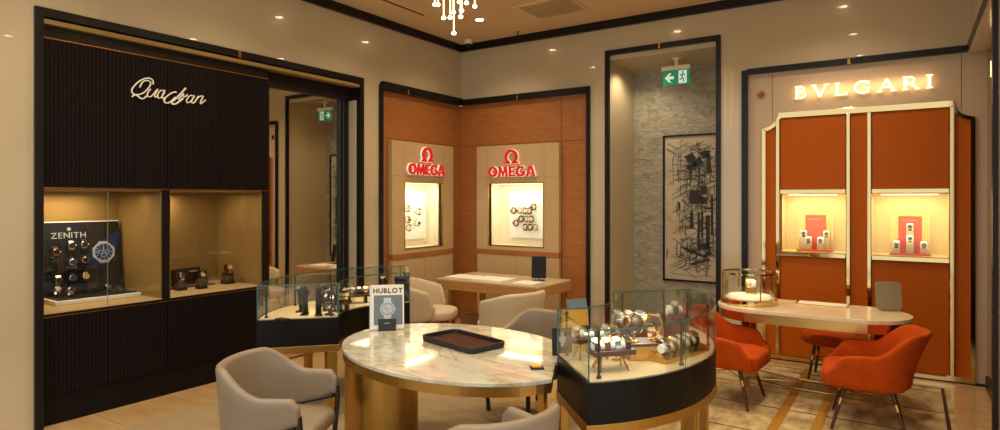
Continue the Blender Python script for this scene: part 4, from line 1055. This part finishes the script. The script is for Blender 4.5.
tr2 = thing('watch_tray', 'low gold and wood tray at the right of the right showcase', 'watch stand', (-1.16, 3.72, DZ), R(76))
MB().loft([[Vector((x, y, z)) for x, y, z in q] for q in (((-.24, -.065, 0), (.24, -.065, 0), (.24, .065, 0), (-.24, .065, 0)), ((-.24, -.065, .025), (.24, -.065, .025), (.24, .065, .065), (-.24, .065, .065)))]).build('base', 'brass', tr2)
MB().tube([(-.2, 0, .072), (.2, 0, .072)], .026, seg=14).build('cushion', 'white', tr2, smooth=True)
for i in range(5):
    watch(['steel_black', 'gold_white', 'steel_leather', 'steel_white', 'gold_black'][i], 'watch on the low gold tray, %s from the front' % ordw(i), Matrix.Translation((-1.16, 3.72, DZ)) @ Matrix.Rotation(R(76), 4, 'Z') @ Matrix.Translation((-.16+i*.08, -.004, .11)) @ Matrix.Rotation(R(25), 4, 'X'), 'watches in the right curved showcase', 1.45)
bk = thing('watch_block', 'dark brown block with a white pillow at the back of the right showcase', 'watch stand', (-1.36, 4.24, DZ), R(35))
MB().loft([[Vector((a*s, b*s, z)) for a, b in rrect(-.09, .09, -.07, .07, .01)] for s, z in ((1, 0), (.86, .15), (.82, .155))]).build('base', 'marron', bk)
MB().tube([(-.05, 0, .18), (.05, 0, .18)], .032, seg=14).build('pillow', 'white', bk, smooth=True)
watch('steel_leather', 'watch on the white pillow of the dark brown block', Matrix.Translation((-1.36, 4.24, DZ)) @ Matrix.Rotation(R(35), 4, 'Z') @ Matrix.Translation((0, -.01, .222)) @ Matrix.Rotation(R(25), 4, 'X'), 'watches in the right curved showcase', 1.6)
bw = thing('watch_tray', 'mahogany stand with a large white pillow at the back left of the right showcase', 'watch stand', (-1.60, 4.0, DZ), R(38))
box('base', 'marron', -.12, .12, -.06, .06, 0, .1, bw, .004); MB().tube([(-.11, 0, .13), (.11, 0, .13)], .034, seg=14).build('pillow', 'white', bw, smooth=True)
for i in range(3): watch(['steel_white', 'gold_gold', 'steel_black'][i], 'watch on the large white pillow at the back, %s from left' % ordw(i), Matrix.Translation((-1.60, 4.0, DZ)) @ Matrix.Rotation(R(38), 4, 'Z') @ Matrix.Translation((-.075+.075*i, -.012, .172)) @ Matrix.Rotation(R(28), 4, 'X'), 'watches in the right curved showcase', 1.6)
# upright loops: gold watch stands
lp = None
def loop_stand(x, y, z, rz, h, label, k, m='yellow_gold'):
    global lp
    if lp is None:
        lp = thing('watch_hoop_stand', label, 'watch stand', (x, y, z), rz, 'gold hoop stands in the right showcase')
        MB().lathe([(.028, 0), (.028, .006), (.006, .012), (.005, .06)], seg=16).build('foot', m, lp, smooth=True)
        MB().tube([(0, .048*math.sin(R(a)), .098-.052*math.cos(R(a))) for a in range(0, 300, 15)], .004, flat=(.009, .003)).build('hoop', m, lp, smooth=True)
    else: dup(lp, label, (x, y, z), rz, 'gold hoop stands in the right showcase')
    watch(k, 'watch on the ' + label, Matrix.Translation((x, y, z+.098)) @ Matrix.Rotation(rz, 4, 'Z') @ Matrix.Translation((0, -.05, .02)) @ Matrix.Rotation(R(72), 4, 'X'), 'watches on gold hoops', 1.75)
loop_stand(-1.435, 3.405, DZ, R(-55), 1, 'gold hoop stand between the two trestle trays and the brass block', 'gold_white')
loop_stand(-1.56, 3.62, DZ, R(-70), 1, 'gold hoop stand beside the brass block, on its left', 'gold_gold')
loop_stand(-1.365, 3.51, DZ+.1, R(-45), 1, 'gold hoop stand at the front corner of the brass block', 'gold_black')
loop_stand(-1.285, 3.61, DZ+.1, R(-75), 1, 'gold hoop stand at the back corner of the brass block', 'gold_white')
loop_stand(-1.40, 3.86, DZ, R(-60), 1, 'gold hoop stand between the brass block and the dark brown block', 'steel_leather')
area((-1.33, 3.6, 1.065), .25, .25, 1.1, (1, .9, .72)); area((-1.5, 4.05, 1.065), .2, .2, .6, (1, .9, .72)); area((-1.42, 3.2, 1.065), .2, .2, .6, (1, .9, .72))
# brochures on the table at the left of the showcase
def card(name, label, x, y, z, rz, w, h, th, m, tilt=-10):
    t = thing(name, label, 'brochure', (x, y, z), rz)
    T0 = Matrix.Rotation(R(tilt), 4, 'X') @ wallframe('B', 0, 0, .004)
    MB().prism(rrect(-w/2, w/2, 0, h, .004), -th/2, th/2, T0).build('cover', m, t)
    return t, T0
t, T0 = card('brochure', 'yellow catalogue standing at the left end of the right showcase', -1.79, 3.60, .75, R(42), .17, .28, .03, 'yellow', -8)
MB().box(-.08, .08, .006, .274, .0151, .017, T0).build('cover_print', 'yellow', t); MB().box(.07, .085, 0, .28, -.014, .0155, T0).build('spine', 'paper', t)
t, T0 = card('brochure', 'black catalogue with a white watch picture before the yellow one', -1.85, 3.525, .75, R(38), .13, .17, .02, 'tray_black', -8)
mb = MB(); disc(mb, 0, .1, .024, .0101, .0115, T0); mb.box(-.009, .009, .055, .145, .0101, .011, T0); mb.build('cover_picture', 'print_light', t); MB().box(.062, .066, 0, .17, -.009, .011, T0).build('page_edge', 'paper', t)
t, T0 = card('brochure', 'blue grey folder standing behind the yellow catalogue', -1.88, 3.86, .75, R(60), .16, .31, .01, 'paper_grey', -12)
MB().box(-.07, .07, .2, .22, .0051, .006, T0).build('cover_print', 'print_light', t)
t = thing('card_holder', 'small black card holder with yellow cards at the right edge of the marble table', 'card holder', (-1.835, 3.175, .75), R(40))
box('tray', 'tray_black', -.04, .04, -.028, .028, 0, .012, t, .003); box('cards', 'yellow', -.028, .022, -.016, .016, .012, .02, t)

# contents of the left showcase
ls = None
def arm_stand(x, y, rz, h, label, k):
    """black curved arm carrying a watch"""
    t = thing('watch_arm_stand', label, 'watch stand', (x, y, DZ), rz, 'black arm stands in the left showcase')
    MB().prism(rrect(-.045, .045, -.03, .03, .01), 0, .01).build('foot', 'black_metal', t, bevel=.002)
    MB().tube(smooth_pts([(-.035, 0, .01), (-.012, 0, h*.3), (-.005, 0, h*.55), (.02, 0, h*.8), (.065, 0, h)], 4), .016, flat=(.016, .024)).build('arm', 'black_metal', t, smooth=True)
    MB().tube(smooth_pts([(-.005, .0, h*.45), (-.035, 0, h*.58), (-.045, 0, h*.82)], 4), .012, flat=(.012, .02)).build('arm', 'black_metal', t, smooth=True)
    watch(k, 'watch on the ' + label, Matrix.Translation((x, y, DZ)) @ Matrix.Rotation(rz, 4, 'Z') @ Matrix.Translation((-.06, 0, h*.7)) @ Matrix.Rotation(R(-70), 4, 'Y') @ Matrix.Rotation(R(90), 4, 'Z'), 'watches in the left curved showcase', 1.25)
    return t
arm_stand(-4.12, 3.35, R(-50), .245, 'tall black arm stand in the middle of the left showcase', 'black')
arm_stand(-4.0, 3.39, R(-40), .24, 'black arm stand beside the tallest one, at its right', 'black')
arm_stand(-4.26, 3.42, R(-60), .21, 'black arm stand by the front left corner of the left showcase', 'gold_black')
arm_stand(-3.99, 3.60, R(-45), .235, 'black arm stand before the first dark wooden rack', 'steel_black')
arm_stand(-4.30, 3.72, R(-60), .2, 'black arm stand at the back left of the left showcase', 'steel_black')
arm_stand(-4.10, 4.25, R(-60), .22, 'black arm stand at the far end of the left showcase', 'steel_black')
def rack(x, y, rz, label, lab):
    t = thing('watch_tray', label, 'watch stand', (x, y, DZ), rz)
    box('tray', 'dark_wood', -.13, .13, -.05, .05, .06, .08, t, .003); MB().tube([(-.12, 0, .1), (.12, 0, .1)], .026, seg=12).build('cushion', 'tray_black', t, smooth=True)
    for s in (-1, 1): box('foot', 'black_metal', s*.09-.012, s*.09+.012, -.04, .04, 0, .06, t)
    for i in range(4): watch(['gold_black', 'steel_black', 'black', 'gold_gold'][i], lab % ordw(i), Matrix.Translation((x, y, DZ)) @ Matrix.Rotation(rz, 4, 'Z') @ Matrix.Translation((-.09+.06*i, -.006, .134)) @ Matrix.Rotation(R(35), 4, 'X'), 'watches in the left curved showcase', 1.2)
rack(-4.05, 3.62, R(35), 'dark wooden watch rack in the middle of the left showcase', 'watch on the dark wooden rack, %s from left')
rack(-4.2, 3.98, R(55), 'dark wooden watch rack towards the far end of the left showcase', 'watch on the far dark rack, %s from left')
for (r, a, h, l) in ((.665, 218, .2, 'large black watch hoop at the front inner corner of the left showcase'), (.665, 205, .19, 'large black watch hoop at the inner glass of the left showcase, behind another')):
    x, y = inL(r, a)
    t = thing('watch_hoop_stand', l, 'watch stand', (x, y, DZ), R(20), 'black hoops in the left showcase')
    MB().lathe([(.04, 0), (.04, .008), (.01, .014), (.008, .05)], seg=18).build('foot', 'black_metal', t, smooth=True)
    MB().tube([(.06*math.cos(R(q)), 0, .125+.075*math.sin(R(q))) for q in range(0, 360, 15)], .008, closed=True, flat=(.006, .016)).build('hoop', 'black_metal', t, smooth=True)
x, y = -4.10, 3.12
tag(MB().prism(rrect(-.055, .055, -.035, .035, .008), 0, .008).build('display_plate', 'black_metal', bevel=.002), 'small flat black plate lying at the front of the left showcase', 'plate').location = (x, y, DZ)
t = thing('watch_box', 'dark grey box standing at the far end of the left showcase', 'box', (-3.93, 4.30, DZ), R(35))
box('body', 'print_dark', -.06, .06, -.045, .045, 0, .19, t, .004); box('lid', 'navy', -.062, .062, -.047, .047, .19, .225, t, .004)
area((-4.1, 3.45, 1.065), .25, .25, 1.0, (1, .82, .55)); area((-4.15, 4.1, 1.065), .2, .3, .6, (1, .82, .55))

# ------------------------------------------------------------------ oval marble table
def table_outline(grow=0.0, n=120):
    cx, cy, a, b, th = -2.551, 3.335, .938+grow, .673+grow, R(-11.5); out = []
    for i in range(n):
        q = 2*PI*i/n; d = (math.cos(q), math.sin(q))
        lx = d[0]*math.cos(th)+d[1]*math.sin(th); ly = -d[0]*math.sin(th)+d[1]*math.cos(th)
        rm = 1/math.sqrt((lx/a)**2+(ly/b)**2); r = 0
        while r < rm:
            x, y = cx+d[0]*r-(-2.2), cy+d[1]*r-3.79
            an = math.degrees(math.atan2(y, x)); rr = math.hypot(x, y)
            if rr > RI-.02+grow and -HALF-1.6 < an < HALF+1: break
            if cy+d[1]*r < 3.4 and (cx+d[0]*r+1.812)*.903+(cy+d[1]*r-3.36)*.43 > grow: break
            x2, y2 = cx+d[0]*r+3.43, cy+d[1]*r-3.87
            an2 = math.degrees(math.atan2(y2, -x2)); r2 = math.hypot(x2, y2)
            if r2 > RI-.02+grow and abs(an2) < HALF+1.5: break
            r += .004
        r = min(r, rm); out.append((cx+d[0]*r-cx, cy+d[1]*r-cy))
    return out
tbl = thing('table', 'oval cream marble table with brass edge on a brass drum base', 'table', (-2.551, 3.335, 0))
MB().prism(table_outline(), .725, .75).build('marble_top', 'marble', tbl, bevel=.004)
MB().prism(table_outline(-.006), .668, .725).build('brass_edge', 'brass_brush', tbl)
def drum(cx, cy, rx, ry, rz, name='pedestal'):
    T = Matrix.Translation((cx+2.551, cy-3.335, 0)) @ Matrix.Rotation(rz, 4, 'Z')
    pr = [(rx*math.cos(2*PI*i/48), ry*math.sin(2*PI*i/48)) for i in range(48)]
    return MB().prism(pr, .006, .668, T).build(name, 'brass_brush', tbl, smooth=True)
drum(-3.05, 3.135, .25, .25, 0)
MB().box(-.02, .02, -.02, .02, .006, .668, Matrix.Translation((.77, -.19, 0))).build('leg', 'brass_brush', tbl)
tr = thing('tray', 'dark rounded tray lined with brown leather on the marble table', 'tray', (-2.58, 3.44, .75), R(-14))
mb = MB(); o_ = rrect(-.28, .28, -.16, .16, .05); rings = []
for s, z in ((.965, 0), (1, .006), (1.01, .038), (.995, .042), (.96, .040), (.95, .012)): rings.append([Vector((x*s if abs(x) < 9 else x, y*(1-(1-s)*1.7), z)) for x, y in o_])
mb.loft(rings); mb.build('rim', 'tray_black', tr, smooth=True, angle=50)
MB().prism([(x*.945, y*.91) for x, y in o_], .0125, .014).build('lining', 'tray_brown', tr)
hb = thing('brochure_stand', 'white HUBLOT watch brochure on a small black stand on the marble table', 'brochure', (-3.325, 3.475, .75), R(44))
T0 = Matrix.Translation((0, .0, .01)) @ Matrix.Rotation(R(-14), 4, 'X') @ wallframe('B', 0, 0, 0)
MB().prism(rrect(-.128, .128, 0, .335, .006), -.006, .006, T0).build('cover', 'paper', hb)
MB().box(-.100, .117, .03, .255, .006, .0068, T0).build('cover_picture', 'paper_grey', hb)
o = one_text('HUBLOT', .036, .0012, 'print_dark', hb, -.105, .118, .272, .006, 'title', bold=.0016); o.data.transform(T0)
mb = MB(); mb.box(-.025, .03, .055, .235, .0068, .0076, T0); disc(mb, .003, .15, .055, .0068, .008, T0); mb.build('pictured_watch', 'print_light', hb)
mb = MB(); disc(mb, .003, .15, .046, .008, .0084, T0); mb.build('pictured_bezel', 'paper_grey', hb)
mb = MB(); disc(mb, .003, .15, .04, .0084, .0088, T0); mb.box(.055, .064, .144, .156, .0068, .008, T0); mb.build('pictured_dial', 'print_light', hb)
mb = MB()
for q in range(12): mb.box(-.0015, .0015, .029, .037, .0088, .009, T0 @ Matrix.Translation((.003, .15, 0)) @ Matrix.Rotation(q*PI/6, 4, 'Z'))
for dx, dy in ((-.015, 0), (.015, 0), (0, -.016)): mb.ribbon([(.003+dx+.009*math.cos(R(a)), .15+dy+.009*math.sin(R(a))) for a in range(0, 361, 30)], .0018, .0088, .009, T0)
mb.box(-.0015, .0015, 0, .03, .0088, .0092, T0 @ Matrix.Translation((.003, .15, 0)) @ Matrix.Rotation(R(40), 4, 'Z')); mb.build('pictured_subdials', 'print_dark', hb)
mb = MB()
for i in range(17): mb.box(-.134, -.118, .012+i*.0192, .019+i*.0192, -.008, .009, T0)
mb.build('spiral_binding', 'steel', hb)
MB().box(-.066, .066, -.01, .075, .0095, .03, T0).build('stand_front', 'tray_black', hb, bevel=.004); box('stand_foot', 'tray_black', -.066, .066, -.03, .09, 0, .008, hb)
o = one_text('HUBLOT', .010, .001, 'print_light', hb, -.022, .022, .036, .0302, 'stand_lettering'); o.data.transform(T0)

# ------------------------------------------------------------------ light from the mall side and camera
w = bpy.data.worlds.new('world'); S.world = w; w.use_nodes = True
bg = w.node_tree.nodes['Background']; bg.inputs[0].default_value = (.90, .96, 1.0, 1); bg.inputs[1].default_value = .85
cam = bpy.data.cameras.new('camera'); co = bpy.data.objects.new('camera', cam); COL.objects.link(co)
cam.sensor_width = 36; cam.lens = 621/1000*36; cam.shift_y = -.016; cam.clip_start = .05
co.location = (0, 0, 1.75); co.rotation_euler = (R(90), 0, math.atan2(.551, .8346))
S.camera = co
S.view_settings.view_transform = 'Standard'; S.view_settings.look = 'None'; S.view_settings.gamma = 1; S.view_settings.use_curve_mapping = False
S.view_settings.exposure = .52
